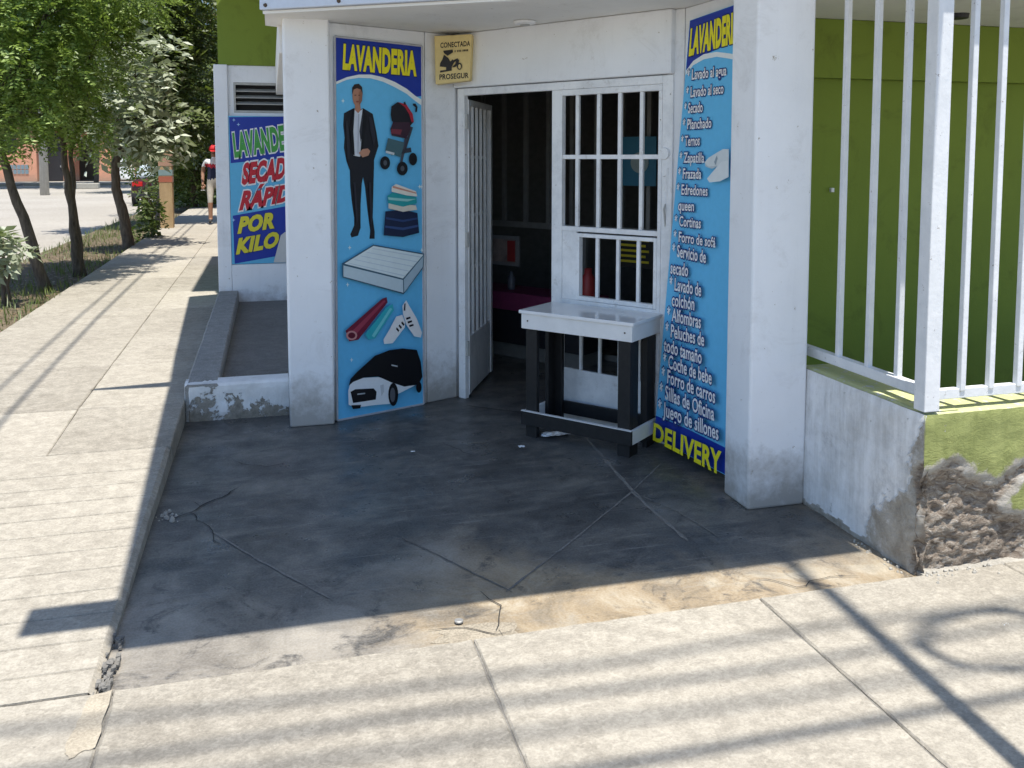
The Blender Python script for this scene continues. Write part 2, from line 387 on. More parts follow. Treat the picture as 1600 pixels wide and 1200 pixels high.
# ================================================================== SETTING
kind(mb().add([(-500, -60, -0.08), (500, -60, -0.08), (500, 900, -0.08), (-500, 900, -0.08)], [(0, 1, 2, 3)]).build('ground', M['soil']), 'structure')
kind(mb().add([(-14, -40, -0.03), (-3.7, -40, -0.03), (-3.7, 300, -0.03), (-14, 300, -0.03)], [(0, 1, 2, 3)])
     .add([(-60, 26, -0.034), (-13.9, 26, -0.034), (-13.9, 100, -0.034), (-60, 100, -0.034)], [(0, 1, 2, 3)])
     .add([(-3.75, -40, -0.034), (40, -40, -0.034), (40, 0.4, -0.034), (-3.75, 0.4, -0.034)], [(0, 1, 2, 3)]).build('road', M['road']), 'structure')
verge = kind(mb().box(-3.75, -2.32, 3.0, 46, -0.075, 0.09).build('verge', M['soil'], bevel=0.03), 'structure')
far_walk = kind(mb().box(-60, -15.2, 60.5, 66, -0.07, 0.12).box(-14.8, -4.2, 61.0, 66, -0.07, 0.12).build('far_pavement', M['sidewalk'], bevel=0.02), 'structure')

M['crack'] = plain('crack_dirt', (0.035, 0.033, 0.03), 0.95)
M['seam'] = concrete('mortar_seam', (0.135, 0.13, 0.12), (0.23, 0.22, 0.20), (0.09, 0.088, 0.08))
M['patch'] = concrete('pale_patch', (0.27, 0.235, 0.18), (0.40, 0.355, 0.28), (0.19, 0.16, 0.12))
M['redpatch'] = concrete('reddish_mortar', (0.36, 0.30, 0.235), (0.46, 0.40, 0.32), (0.27, 0.22, 0.17))

def zl(y):
    return 0.022 if y < 2.85 else (0.022 + (min(y, 5.8) - 2.85) / 2.95 * 0.118 + max(0, y - 5.8) * 0.004)

def rough_slab(name, poly, zf, parent, mat, jit=0.006, edge=0.05, zb=-0.07):
    """a cast slab: edges walk unevenly, arris worn"""
    pts = []
    for i in range(len(poly)):
        a = np.array(poly[i], float); c = np.array(poly[(i + 1) % len(poly)], float)
        L = np.linalg.norm(c - a); k = max(2, int(L / edge))
        d = (c - a) / L; nn = np.array([-d[1], d[0]])
        for t in range(k):
            q = a + (c - a) * t / k
            j = n3(q[0] * 6, q[1] * 6, 3.3) * jit
            if t: q = q + nn * (abs(j))
            pts.append(q)
    k = len(pts); cen = np.mean(pts, 0)
    B = mb()
    ins = []
    for i in range(k):
        d = pts[(i + 1) % k] - pts[i - 1]; d = d / (np.linalg.norm(d) + 1e-9); nn = np.array([-d[1], d[0]])
        ins.append(pts[i] + nn * (0.006 + 0.004 * n3(pts[i][0] * 9, pts[i][1] * 9, 1.0)))
    v = [(q[0], q[1], zb) for q in pts] + [(q[0], q[1], zf(q[1]) - 0.005 - 0.005 * abs(n3(q[0] * 8, q[1] * 8, 5))) for q in pts] + [(q[0], q[1], zf(q[1])) for q in ins]
    f = [(i, (i + 1) % k, k + (i + 1) % k, k + i) for i in range(k)] + [(k + i, k + (i + 1) % k, 2 * k + (i + 1) % k, 2 * k + i) for i in range(k)]
    f.append(tuple(range(2 * k, 3 * k)))
    B.add(v, f)
    return B.build(name, mat, parent)

G = 0.006
UL = mb()
for y0, y1 in ((2.86, 5.8), (5.8, 30), (30, 46)):
    UL.add([(-2.29, y0, zl(y0) - 0.016), (-0.57, y0, zl(y0) - 0.016), (-0.57, y1, zl(y1) - 0.016), (-2.29, y1, zl(y1) - 0.016)], [(0, 1, 2, 3)])
kind(UL.build('pavement_bed', M['sidewalk_old']), 'structure')
pav = kind(mb().box(-2.30, 9.0, 0.42, 2.83, -0.078, 0.013).box(-2.30, -0.56, 2.83, 2.87, -0.078, 0.012).build('pavement', M['seam']), 'structure')
xs = [-2.30, -0.50, 0.63, 1.72, 2.82, 3.92, 5.02, 6.1, 7.2]
for i in range(len(xs) - 1):
    rough_slab('slab', [(xs[i] + G * .4, 0.45), (xs[i + 1] - G * .4, 0.45), (xs[i + 1] - G * .4, 2.845), (xs[i] + G * .4, 2.845)], lambda y: 0.022, pav, M['sidewalk'])
# scored ramp beside the entrance (grooves are cut, not drawn)
B = mb(); prof = [(2.852, zl(2.852))]; gy = 2.98
while gy < 4.72:
    prof += [(gy - 0.007, zl(gy)), (gy - 0.003, zl(gy) - 0.007), (gy + 0.003, zl(gy) - 0.007), (gy + 0.007, zl(gy))]
    gy += 0.172
prof.append((4.995, zl(4.995)))
for i in range(len(prof) - 1):
    (y0, z0), (y1, z1) = prof[i], prof[i + 1]
    B.add([(-2.3, y0, z0), (-0.575, y0, z0), (-0.575, y1, z1), (-2.3, y1, z1)], [(0, 1, 2, 3)])
    B.add([(-0.575, y0, z0), (-0.555 + 0.006 * n3(y0, 1, 1), y0, z0 - 0.018), (-0.555 + 0.006 * n3(y1, 1, 1), y1, z1 - 0.018), (-0.575, y1, z1)], [(0, 1, 2, 3)])
    B.add([(-0.555 + 0.006 * n3(y0, 1, 1), y0, z0 - 0.018), (-0.552, y0, -0.07), (-0.552, y1, -0.07), (-0.555 + 0.006 * n3(y1, 1, 1), y1, z1 - 0.018)], [(0, 1, 2, 3)])
B.add([(-2.3, 2.852, zl(2.852)), (-2.3, 2.852, -0.07), (-0.575, 2.852, -0.07), (-0.575, 2.852, zl(2.852))], [(0, 1, 2, 3)])
B.build('ramp_slab', M['sidewalk'], pav)
ys = [5.0, 5.78, 6.95, 8.15, 9.4, 10.6, 11.8, 13.0, 14.2, 15.5, 17, 18.5, 20, 22, 24, 27, 30, 34, 38, 42, 46]
for i in range(len(ys) - 1):
    xr = -0.553
    cx = -1.16
    a, c = ys[i] + G / 2, ys[i + 1] - G / 2
    rough_slab('slab', [(-2.30, a), (cx - 0.001, a), (cx - 0.001, c), (-2.30, c)], zl, pav, M['sidewalk'], 0.003, 0.1)
    rough_slab('slab', [(cx + 0.001, a), (xr, a), (xr, c), (cx + 0.001, c)], zl, pav, M['sidewalk'], 0.003, 0.1)

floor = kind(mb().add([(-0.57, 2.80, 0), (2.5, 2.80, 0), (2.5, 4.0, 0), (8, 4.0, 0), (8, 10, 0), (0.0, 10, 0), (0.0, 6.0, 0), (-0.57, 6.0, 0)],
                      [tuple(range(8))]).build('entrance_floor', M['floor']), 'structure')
# cracks, mortar seams
def strip_path(pts, wd, z, jit=0.02, step=0.04, seed=0.0):
    P = [gz(x, y, z) for x, y in pts]; out = []
    for a, c in zip(P[:-1], P[1:]):
        L = np.linalg.norm(c - a); k = max(1, int(L / step))
        for t in range(k):
            q = a + (c - a) * t / k; q = q.copy()
            q[0] += n3(q[0] * 9, q[1] * 9, seed) * jit; q[1] += n3(q[0] * 9, q[1] * 9, seed + 7) * jit; out.append(q)
    out.append(P[-1]); v = []; f = []
    for i, q in enumerate(out):
        d = out[min(i + 1, len(out) - 1)] - out[max(i - 1, 0)]; d = d / (np.linalg.norm(d) + 1e-9)
        h = wd * (0.65 + 0.5 * n3(q[0] * 15, q[1] * 15, seed + 2)) * (0.3 if i in (0, len(out) - 1) else 1)
        v += [(q[0] - d[1] * h / 2, q[1] + d[0] * h / 2, z), (q[0] + d[1] * h / 2, q[1] - d[0] * h / 2, z)]
        if i: f.append((2 * i - 2, 2 * i - 1, 2 * i + 1, 2 * i))
    return v, f
SEAMZ = [0.0016]
def seam(name, pts, wd, mat, z=0.004, jit=0.02, seed=0.0):
    SEAMZ[0] += 0.0003; z = SEAMZ[0]
    v, f = strip_path(pts, wd, z, jit, 0.04, seed); mb().add(v, f).build(name, mat, floor)
seam('mortar_seam', [(905, 672), (960, 735), (1005, 785), (1075, 845)], 0.030, M['seam'], 0.002, 0.004, seed=1)
seam('mortar_seam', [(1035, 722), (985, 770), (900, 840), (790, 925)], 0.014, M['seam'], 0.002, 0.004, seed=2)
seam('mortar_seam', [(330, 830), (400, 872), (520, 937)], 0.016, M['seam'], 0.002, 0.006, 3)
seam('mortar_seam', [(620, 835), (740, 895), (800, 925)], 0.010, M['seam'], 0.002, 0.006, 4)
seam('mortar_seam', [(990, 770), (1060, 800), (1130, 842)], 0.010, M['seam'], 0.002, 0.006, 14)
seam('crack', [(330, 785), (318, 790), (300, 782)], 0.005, M['crack'], 0.005, 0.03, 15)
seam('crack', [(300, 800), (330, 832), (345, 850)], 0.006, M['crack'], 0.005, 0.03, 16)
seam('crack', [(775, 985), (790, 1000)], 0.005, M['crack'], 0.005, 0.02, 17)
seam('crack', [(690, 690), (740, 712), (800, 705)], 0.004, M['crack'], 0.005, 0.03, 18)
seam('crack', [(265, 812), (300, 800), (330, 785), (372, 762)], 0.010, M['crack'], 0.005, 0.03, 5)
seam('crack', [(372, 722), (420, 730), (450, 722)], 0.006, M['crack'], 0.005, 0.03, 6)
seam('crack', [(725, 633), (780, 640), (820, 645)], 0.010, M['crack'], 0.005, 0.01, 6)
seam('crack', [(755, 925), (782, 945), (775, 985)], 0.008, M['crack'], 0.005, 0.02, 8)
seam('crack', [(672, 985), (720, 978), (775, 992), (800, 985)], 0.006, M['crack'], 0.005, 0.02, 9)
seam('crack', [(1180, 905), (1240, 915), (1290, 905), (1345, 900)], 0.005, M['crack'], 0.005, 0.03, 10)
def blob(name, c, rx, ry, mat, z, seed, parent=floor):
    k = 28; v = [(c[0], c[1], z)]
    for i in range(k):
        a = i * 2 * math.pi / k; r = 1 + 0.45 * n3(math.cos(a) * 1.3, math.sin(a) * 1.3, seed)
        v.append((c[0] + math.cos(a) * rx * r, c[1] + math.sin(a) * ry * r, z))
    return mb().add(v, [(0, 1 + i, 1 + (i + 1) % k) for i in range(k)]).build(name, mat, parent)
blob('mortar_patch', gz(735, 992), 0.16, 0.07, M['patch'], 0.0014, 1.5)
# broken end of the kerb and the earth-coloured patch in the pavement
q = [gz(x, y, 0.026)[:2] for x, y in [(140, 1088), (175, 1078), (150, 1165), (108, 1185), (100, 1170)]]
qq = []
for i in range(5):
    for t in range(8):
        x, y = q[i] + (q[(i + 1) % 5] - q[i]) * t / 8; qq.append((x + 0.012 * n3(x * 30, y * 30, 1), y + 0.012 * n3(x * 30, y * 30, 6), 0.0245))
mb().add(qq, [tuple(range(40))]).build('mortar_patch', M['patch'], pav)
B = mb()
for i in range(46):
    y = random.uniform(2.86, 3.2); x = -0.545 + random.uniform(-0.008, 0.03); s_ = random.uniform(0.002, 0.008)
    z = random.uniform(0, zl(y) * 0.7)
    d = np.array([Vector((random.gauss(0, 1), random.gauss(0, 1), random.gauss(0, 1))).normalized() for _ in range(8)]) * s_
    base = [(-1, -1, -1), (1, -1, -1), (-1, 1, -1), (1, 1, -1), (-1, -1, 1), (1, -1, 1), (-1, 1, 1), (1, 1, 1)]
    v = [(x + bx * s_ + d[j][0] * .5, y + by * s_ * 1.6 + d[j][1] * .5, max(0.001, z + s_ + bz * s_ + d[j][2] * .5)) for j, (bx, by, bz) in enumerate(base)]
    B.add(v, [(0, 2, 3, 1), (4, 5, 7, 6), (0, 1, 5, 4), (2, 6, 7, 3), (0, 4, 6, 2), (1, 3, 7, 5)])
kind(B.build('broken_kerb_rubble', M['seam'], pav), 'stuff')
B = mb()
for i in range(26):
    c = gz(263 + random.gauss(0, 7), 808 + random.gauss(0, 5)); s_ = random.uniform(0.003, 0.012)
    B.lathe((c[0], c[1], 0.001), [(s_, 0), (s_ * random.uniform(.5, 1), s_ * 0.8), (s_ * .2, s_ * 1.3)], 5)
kind(B.build('cement_crumbs', M['sidewalk_old'], floor), 'stuff')

# ================================================================== LAUNDRY BUILDING
ZS = 2.48
bld = thing('laundry_building', 'white and green corner shop building with chamfered barred entrance', 'building', (1.2, 6.0, 0))
D0 = np.array([1.24, 5.92]); D1 = np.array([2.12, 4.70]); DU = (D1 - D0) / np.linalg.norm(D1 - D0); DN = np.array([-DU[1], DU[0]])
if DN[1] < 0: DN = -DN
def dp(s, z, off=0.0):
    q = D0 + DU * s + DN * off; return np.array([q[0], q[1], z])
U3 = np.array([DU[0], DU[1], 0]); N3 = np.array([DN[0], DN[1], 0]); Z3 = np.array([0, 0, 1.0])

mb().box(0.08, 0.35, 5.53, 5.83, 0, 3.4).build('column', M['white_wall'], bld, 0.012)
mb().box(2.13, 2.43, 3.64, 3.872, 0, 3.4).build('column', M['white_wall'], bld, 0.012)
# alcove walls
mb().prism([(0.352, 5.605), (0.985, 5.862), (1.0, 6.06), (0.352, 5.82)], 0, ZS).build('side_wall', M['white_wall'], bld, 0.006)
mb().prism([(0.987, 5.862), (1.205, 5.955), (1.30, 6.05), (1.002, 6.08)], 0, ZS).build('door_pier', M['white_wall'], bld, 0.008)
mb().prism([(2.165, 4.665), (2.225, 4.575), (2.45, 4.70), (2.36, 4.80)], 0, ZS).build('door_pier', M['white_wall'], bld, 0.004)
mb().prism([(2.228, 4.572), (2.30, 3.874), (2.44, 3.874), (2.46, 4.70)], 0, ZS).build('side_wall', M['white_wall'], bld, 0.004)
a0, a1 = dp(-0.04, 2.125, 0.0), dp(1.61, 2.125, 0.0)
mb().obox(a0 - N3 * 0.03, a1 - a0, N3 * 0.2, Z3 * (ZS - 2.125)).build('lintel', M['white_wall'], bld, 0.008)
# left recess: back wall with louvre opening, green upper storey
B = mb()
B.box(-0.50, -0.36, 9.6, 9.9, 0.15, 2.6).box(-0.36, 0.9, 9.6, 9.9, 0.15, 2.12).box(-0.36, 0.9, 9.6, 9.9, 2.43, 2.6).box(0.62, 0.9, 9.6, 9.9, 2.12, 2.43)
B.build('recess_wall', M['white_wall'], bld)
mb().box(-0.548, -0.415, 9.555, 9.598, 0.15, 2.602).build('pilaster', M['white_wall'], bld, 0.006)
mb().box(-0.413, 0.86, 9.555, 9.598, 0.1, 0.56).build('wall_plinth', M['white_wall'], bld, 0.006)
mb().box(-0.502, 0.9, 9.585, 9.9, 2.603, 5.2).box(-0.502, -0.3, 9.9, 13.0, 0.1, 5.2).box(-0.72, 3, 9.4, 13.0, 5.2, 5.35).box(0.9, 6, 9.9, 10.1, 2.6, 5.2).build('upper_wall', M['green_wall'], bld)  # includes an unseen eave slab, added to widen the shadow on the side pavement
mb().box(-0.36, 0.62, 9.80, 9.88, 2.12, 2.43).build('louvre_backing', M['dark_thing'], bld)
lf = mb().box(-0.36, 0.62, 9.602, 9.68, 2.122, 2.145).box(-0.36, 0.62, 9.602, 9.68, 2.405, 2.428).box(-0.36, -0.34, 9.602, 9.68, 2.145, 2.405).build('louvre_frame', M['grey_metal'], bld)
for z in (2.205, 2.27, 2.335):
    mb().obox((-0.34, 9.61, z), (0.96, 0, 0), (0, 0.07, 0.028), (0, -0.002, 0.008)).build('louvre_slat', M['grey_metal'], bld)
mb().box(0.86, 0.98, 6.09, 9.598, 0, 3.4).build('recess_side_wall', M['white_wall'], bld)
mb().box(0.06, 0.22, 5.835, 9.58, 2.31, 2.62).build('recess_beam', M['soffit'], bld, 0.005)
# canopy: soffit slab, lamp, fascia panel
mb().prism([(-0.02, 5.36), (1.12, 4.65), (2.128, 4.03), (2.128, 3.9), (2.45, 3.9), (2.50, 4.72), (1.30, 6.35), (0.3, 6.06), (-0.02, 5.86)], ZS + 0.002, ZS + 0.14).build('canopy_soffit', M['soffit'], bld)
fa, fb = np.array([-0.03, 5.345, 0]), np.array([2.12, 4.01, 0]); fu = (fb - fa) / np.linalg.norm(fb - fa); fn = np.array([fu[1], -fu[0], 0])
fp = mb().obox(fa + Z3 * (ZS + 0.012), fb - fa, fn * 0.035, Z3 * 0.75).build('fascia_panel', M['bluepan'], bld, 0.004)
mb().obox(fa + Z3 * (ZS - 0.006) , fb - fa, -fn * 0.05, Z3 * 0.016).build('soffit_trim', M['soffit'], bld)
for s in (0.04, 0.5, 0.95, 1.4, 1.9, 2.35):
    c = fa + fu * s + fn * 0.035 + Z3 * (ZS + 0.035)
    mb().tube([c, c + fn * 0.012], [0.012, 0.008], 8).build('bolt', M['bolt'], fp)
lc = gz(820, 33, ZS)
lam = mb().lathe((lc[0], lc[1], ZS - 0.022), [(0.035, 0.0), (0.062, 0.004), (0.068, 0.014), (0.068, 0.022)], 24).build('soffit_lamp', M['white_metal'], bld, smooth=True)
mb().lathe((lc[0], lc[1], ZS - 0.027), [(0.012, 0), (0.03, 0.002), (0.033, 0.006)], 16).build('lamp_lens', M['grey_metal'], lam, smooth=True)
# roof over the entrance: overhangs the pavement, two beam ends stick out
mb().prism([(-0.44, 2.36), (2.50, 2.36), (2.50, 2.86), (9, 2.86), (9, 10), (0.9, 10), (-0.77, 9.39), (-0.62, 6.3), (-0.57, 5.5), (-0.50, 3.75)], 3.45, 3.60).build('roof_slab', M['soffit'], bld)
mb().box(-0.74, -0.40, 2.47, 2.63, 3.46, 3.58).build('roof_beam_end', M['soffit'], bld)
mb().prism([(-1.05, 5.49), (-0.45, 5.46), (-0.45, 5.60), (-1.05, 5.52)], 3.47, 3.53).build('roof_beam_end', M['soffit'], bld)
mb().prism([(0.5, 5.9), (2.3, 4.5), (9, 4.5), (9, 9.9), (0.9, 9.9)], ZS + 0.15, 3.44).build('upper_block', M['white_wall'], bld)
# interior shell
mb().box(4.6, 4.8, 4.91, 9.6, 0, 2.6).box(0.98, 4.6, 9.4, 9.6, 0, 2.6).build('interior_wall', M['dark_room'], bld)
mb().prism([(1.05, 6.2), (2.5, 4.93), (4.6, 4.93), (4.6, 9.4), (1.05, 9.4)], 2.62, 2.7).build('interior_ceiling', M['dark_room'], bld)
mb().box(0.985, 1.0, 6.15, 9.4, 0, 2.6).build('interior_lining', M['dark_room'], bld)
# porch behind the railing
mb().box(2.47, 9, 4.75, 4.90, 0, ZS - 0.002).build('porch_wall', M['green_wall'], bld)
mb().box(2.47, 9, 4.68, 4.748, 2.13, ZS - 0.002).build('porch_beam', M['green_wall'], bld, 0.004)
mb().box(2.452, 9, 2.80, 4.9, ZS, ZS + 0.14).build('porch_ceiling', M['soffit'], bld)
mb().box(2.62, 9, 3.0, 4.748, -0.02, 0.06).build('porch_floor', M['planter_floor'], bld)
pc = gz(1497, 22, ZS)
mb().lathe((pc[0], pc[1], ZS - 0.03), [(0.03, 0), (0.055, 0.004), (0.06, 0.03)], 16).build('porch_lamp_socket', M['dark_thing'], bld)
hk = onY(1296, 300, 4.748)
mb().obox(hk, (0.02, 0, 0), (0, -0.02, 0), (0, 0, 0.025)).build('wall_hook', M['white_metal'], bld)

# door frame, fixed grille with service hatch, open gate
TH = 0.04
def dbar(B, s0, s1, z0, z1, t=TH, off=0.0): B.obox(dp(s0, z0, off), U3 * (s1 - s0), N3 * t, Z3 * (z1 - z0))
fr = mb(); dbar(fr, -0.032, 0.030, 0.0, 2.12); dbar(fr, 0.030, 1.54, 2.072, 2.12); dbar(fr, 1.54, 1.607, 0.0, 2.12)
fr = fr.build('door_frame', M['white_metal'], bld, 0.004)
gr = mb(); dbar(gr, 0.763, 0.841, 0.0, 2.071); dbar(gr, 0.841, 1.539, 2.035, 2.071); dbar(gr, 1.515, 1.539, 0.02, 2.035); dbar(gr, 0.841, 1.515, 1.205, 1.235)
dbar(gr, 0.841, 0.95, 0.78, 1.205, 0.02, 0.008); dbar(gr, 0.841, 1.515, 0.745, 0.78)
gr = gr.build('fixed_grille', M['white_metal'], bld, 0.003)
lp = mb(); dbar(lp, 0.841, 1.515, 0.02, 0.345, 0.02, 0.008); lp.build('kick_panel', M['white_metal'], gr, 0.003)
for s in (0.947, 1.101, 1.250, 1.398):
    q = mb(); dbar(q, s - 0.012, s + 0.012, 1.235, 2.035, 0.02, 0.01); q.build('bar', M['white_metal'], gr, 0.002)
for s in (0.98, 1.12, 1.26, 1.40):
    q = mb(); dbar(q, s - 0.009, s + 0.009, 0.345, 0.745, 0.018, 0.01); q.build('bar', M['white_metal'], gr, 0.002)
q = mb(); dbar(q, 0.841, 1.515, 1.648, 1.674, 0.018, 0.011); q.build('crossbar', M['white_metal'], gr, 0.002)
ht = mb(); dbar(ht, 0.952, 0.974, 0.782, 1.195); dbar(ht, 1.492, 1.514, 0.782, 1.195); dbar(ht, 0.974, 1.492, 1.172, 1.195); dbar(ht, 0.974, 1.492, 0.782, 0.808)
ht = ht.build('service_hatch', M['white_metal'], bld, 0.003)
for s in (1.098, 1.245, 1.385):
    q = mb(); dbar(q, s - 0.011, s + 0.011, 0.808, 1.172, 0.018, 0.01); q.build('bar', M['white_metal'], ht, 0.002)
# gate leaf, opened inwards
H0 = dp(0.034, 0.02, 0.042); H1 = np.array([1.62, 6.57, 0.02]); gu = (H1 - H0); gu[2] = 0; GL = 0.72; gu = gu / np.linalg.norm(gu); gn = np.array([-gu[1], gu[0], 0])
def gbar(B, s0, s1, z0, z1, t=0.035, off=0.0): B.obox(H0 + gu * s0 + gn * off + Z3 * z0, gu * (s1 - s0), gn * t, Z3 * (z1 - z0))
g = mb(); gbar(g, 0, 0.05, 0, 2.03); gbar(g, GL - 0.05, GL, 0, 2.03); gbar(g, 0.05, GL - 0.05, 1.99, 2.03)
g = g.build('gate', M['white_metal'], bld, 0.003)
q = mb(); gbar(q, 0.05, GL - 0.05, 0.0, 0.40, 0.02, 0.008); q.build('kick_panel', M['white_metal'], g, 0.002)
for i in range(4):
    s = 0.05 + (GL - 0.1) * (i + 1) / 5
    q = mb(); gbar(q, s - 0.012, s + 0.012, 0.40, 1.99, 0.02, 0.008); q.build('bar', M['white_metal'], g, 0.002)
for z in (0.85, 1.22, 1.63):
    q = mb(); gbar(q, 0.05, GL - 0.05, z, z + 0.022, 0.014, 0.03); q.build('crossbar', M['white_metal'], g, 0.002)
for z in (0.3, 1.05, 1.85):
    c = dp(0.032, z, 0.02); mb().tube([c, c + Z3 * 0.1], 0.014, 8).build('hinge', M['grey_metal'], g)
# bell and conduit on the right pier
bc = onP(1041, 240, (2.2, 4.62, 0), (0.8, 0.6, 0))
nn = np.array([-0.83, -0.55, 0])
bell = mb().tube([bc + nn * -0.01, bc + nn * 0.03], [0.04, 0.032], 16).build('door_bell', M['white_metal'], bld, smooth=False)
pc0 = onP(1045, 262, (2.2, 4.62, 0), (0.8, 0.6, 0)); pc1 = onP(1042, 318, (2.2, 4.62, 0), (0.8, 0.6, 0))
mb().tube([pc0 + nn * 0.012, pc1 + nn * 0.012], 0.012, 8).build('conduit', M['white_metal'], bld)
mb().tube([pc1 + nn * 0.012, pc1 + nn * 0.03 + Z3 * -0.03, pc1 + nn * 0.012 - Z3 * 0.14], 0.005, 6).build('bell_wire', M['grey_metal'], bld)

# ---------------- things seen dimly inside
def ep(s, z, off=1.6): return dp(s, z, off)
ig = thing('inner_partition', 'dim aluminium barred partition inside the dark shop', 'partition', ep(-0.3, 0))
def ebar(B, s0, s1, z0, z1, t=0.03, off=1.6): B.obox(ep(s0, z0, off), U3 * (s1 - s0), N3 * t, Z3 * (z1 - z0))
q = mb(); ebar(q, -1.2, 1.0, 1.05, 1.10); ebar(q, -1.2, 1.0, 2.5, 2.55); q.build('rail', M['inner_metal'], ig)
q = mb(); ebar(q, -1.2, 1.0, 0.0, 0.05); q.build('floor_rail', M['inner_metal'], ig)
for i in range(9):
    s = -1.2 + i * 0.245
    q = mb(); ebar(q, s - 0.018, s + 0.018, 1.10, 2.5, 0.03); q.build('bar', M['inner_metal'], ig)
for s in (-1.2, -0.1, 0.97):
    q = mb(); ebar(q, s, s + 0.03, 0.05, 1.05); q.build('post', M['inner_metal'], ig)
sh = thing('display_counter', 'dark display counter with a magenta shelf edge inside the doorway', 'counter', ep(-0.5, 0, 1.3))
q = mb(); ebar(q, -1.05, 0.2, 0.12, 0.40, 0.36, 1.18); q.build('cabinet', M['dark_thing'], sh, 0.005)
q = mb(); ebar(q, -1.05, 0.2, 0.402, 0.55, 0.38, 1.16); q.build('shelf_edge', M['pink'], sh, 0.005)
q = mb(); ebar(q, -1.0, 0.15, 0.0, 0.118, 0.3, 1.22); q.build('base', M['inner_metal'], sh)
Mp = plain('faded_photo_print', (0.35, 0.28, 0.26), 0.4, 0.5, 8)
Mr = plain('red_print', (0.42, 0.05, 0.05), 0.4)
q = mb(); ebar(q, -1.02, -0.70, 0.72, 0.98, 0.02, 1.5); pf = tag(q.build('framed_picture', plain('pale_frame', (0.30, 0.29, 0.30), 0.4)), 'framed faded picture standing above the magenta shelf', 'picture')
q = mb(); ebar(q, -0.99, -0.73, 0.75, 0.95, 0.004, 1.494); q.build('picture_print', Mp, pf)
q = mb(); ebar(q, -0.82, -0.735, 0.76, 0.94, 0.003, 1.489); q.build('picture_panel', Mr, pf)
for i, (s, c, lab) in enumerate([(-0.93, (0.35, 0.36, 0.38), 'small pale bottle beside the framed picture'), (-0.62, (0.12, 0.13, 0.16), 'small dark bottle on the magenta shelf')]):
    e = ep(s, 0.552, 1.3)
    tag(mb().lathe(tuple(e), [(0.03, 0), (0.034, 0.02), (0.034, 0.1), (0.014, 0.125), (0.014, 0.15)], 12).build('bottle', plain('bottle%d' % i, c, 0.25), smooth=True), lab, 'bottle')
q = mb(); ebar(q, 0.30, 0.62, 0.80, 1.06, 0.01, 1.5); nb = tag(q.build('notice_board', plain('black_board', (0.015, 0.015, 0.012), 0.5)), 'black notice with yellow lines seen through the service hatch', 'notice')
My = flat_print('yellow_print', (0.62, 0.50, 0.03))
for k in range(5):
    q = mb(); ebar(q, 0.33, 0.59 - 0.03 * (k % 2), 0.84 + k * 0.042, 0.858 + k * 0.042, 0.003, 1.495); q.build('yellow_line', My, nb)
q = mb(); ebar(q, 0.30, 0.64, 1.44, 1.82, 0.01, 1.5); bp = tag(q.build('wall_poster', flat_print('poster_blue', (0.05, 0.20, 0.30))), 'dim blue poster with pale disc behind the fixed grille', 'poster')
c = ep(0.5, 1.62, 1.495); mb().tube([c, c - N3 * 0.004], 0.08, 20).build('pale_disc', flat_print('poster_pale', (0.35, 0.42, 0.40)), bp)
for i in range(6):
    e = ep(-0.98 + i * 0.06, 0.121, 1.10); hgt = 0.10 + 0.03 * (i % 3)
    tag(mb().lathe(tuple(e - np.array([0, 0, 0.12])), [(0.022, 0), (0.026, 0.01), (0.026, hgt * .7), (0.012, hgt * .85), (0.012, hgt)], 10).build('bottle', plain('cleaner%d' % i, [(0.5, 0.5, 0.52), (0.25, 0.3, 0.4), (0.45, 0.42, 0.35)][i % 3], 0.2), smooth=True), ['small pale grey', 'small slate blue', 'small cream'][i % 3] + ' bottle in the row at the foot of the counter', 'bottle', ['pale grey', 'slate blue', 'cream'][i % 3] + ' bottles at the foot of the counter')
c = ep(0.16, 0.552, 1.3)
tag(mb().lathe(tuple(c), [(0.06, 0), (0.065, 0.02), (0.06, 0.16), (0.03, 0.2), (0.03, 0.24)], 14).build('detergent_bottle', Mr, smooth=True), 'red detergent bottle standing on the counter behind the hatch', 'bottle')

# ================================================================== PLANTER
pl = thing('planter', 'low peeling white planter wall around a bare cement bed', 'planter', (-0.2, 7.5, 0))
def pz(y): return 0.235 + (y - 5.82) * 0.017
q = mb(); x0, x1 = -0.55, -0.352
v = []
for y in np.linspace(5.82, 9.498, 24):
    j = 0.006 * n3(y * 3, 0, 0)
    v += [(x0 + 0.002, y, 0.0), (x0 + j, y, pz(y) - 0.014), (x0 + 0.014 + j, y, pz(y) + j), (x1 - 0.01, y, pz(y) + j), (x1, y, pz(y) - 0.012), (x1, y, 0.0)]
f = [(i * 6 + k, i * 6 + k + 1, i * 6 + 7 + k, i * 6 + 6 + k) for i in range(23) for k in range(5)] + [(0, 5, 4, 3, 2, 1), tuple(23 * 6 + k for k in range(6))]
q.add(v, [t[::-1] for t in f]); q.build('coping_wall', M['coping'], pl)
q = mb(); v = []
for i, x in enumerate(np.linspace(-0.556, 0.079, 40)):
    e = abs(n3(x * 8, 0, 4)) * 0.010; t = 0.03 if i == 0 else (0.012 if i == 1 else 0)
    for z, d in ((0.0, 0.0), (0.05, -0.004), (0.12, 0.003), (0.19, 0.001), (0.222 - e, 0.004), (0.236 - e * .5, 0.02), (0.236, 0.16), (0.0, 0.16)):
        yv = 5.815 + d + t + 0.006 * n3(x * 7, z * 7, 2) if d < 0.1 else 5.815 + d
        v.append((x, yv, z))
f = [(i * 8 + k, (i + 1) * 8 + k, (i + 1) * 8 + k + 1, i * 8 + k + 1) for i in range(39) for k in range(7)] + [tuple(range(8)), tuple(39 * 8 + k for k in range(8))[::-1]]
q.add(v, f); q.build('front_wall', M['peeling'], pl)
mb().box(-0.351, 0.858, 5.978, 9.55, 0.0, 0.17).build('cement_bed', M['planter_floor'], pl)

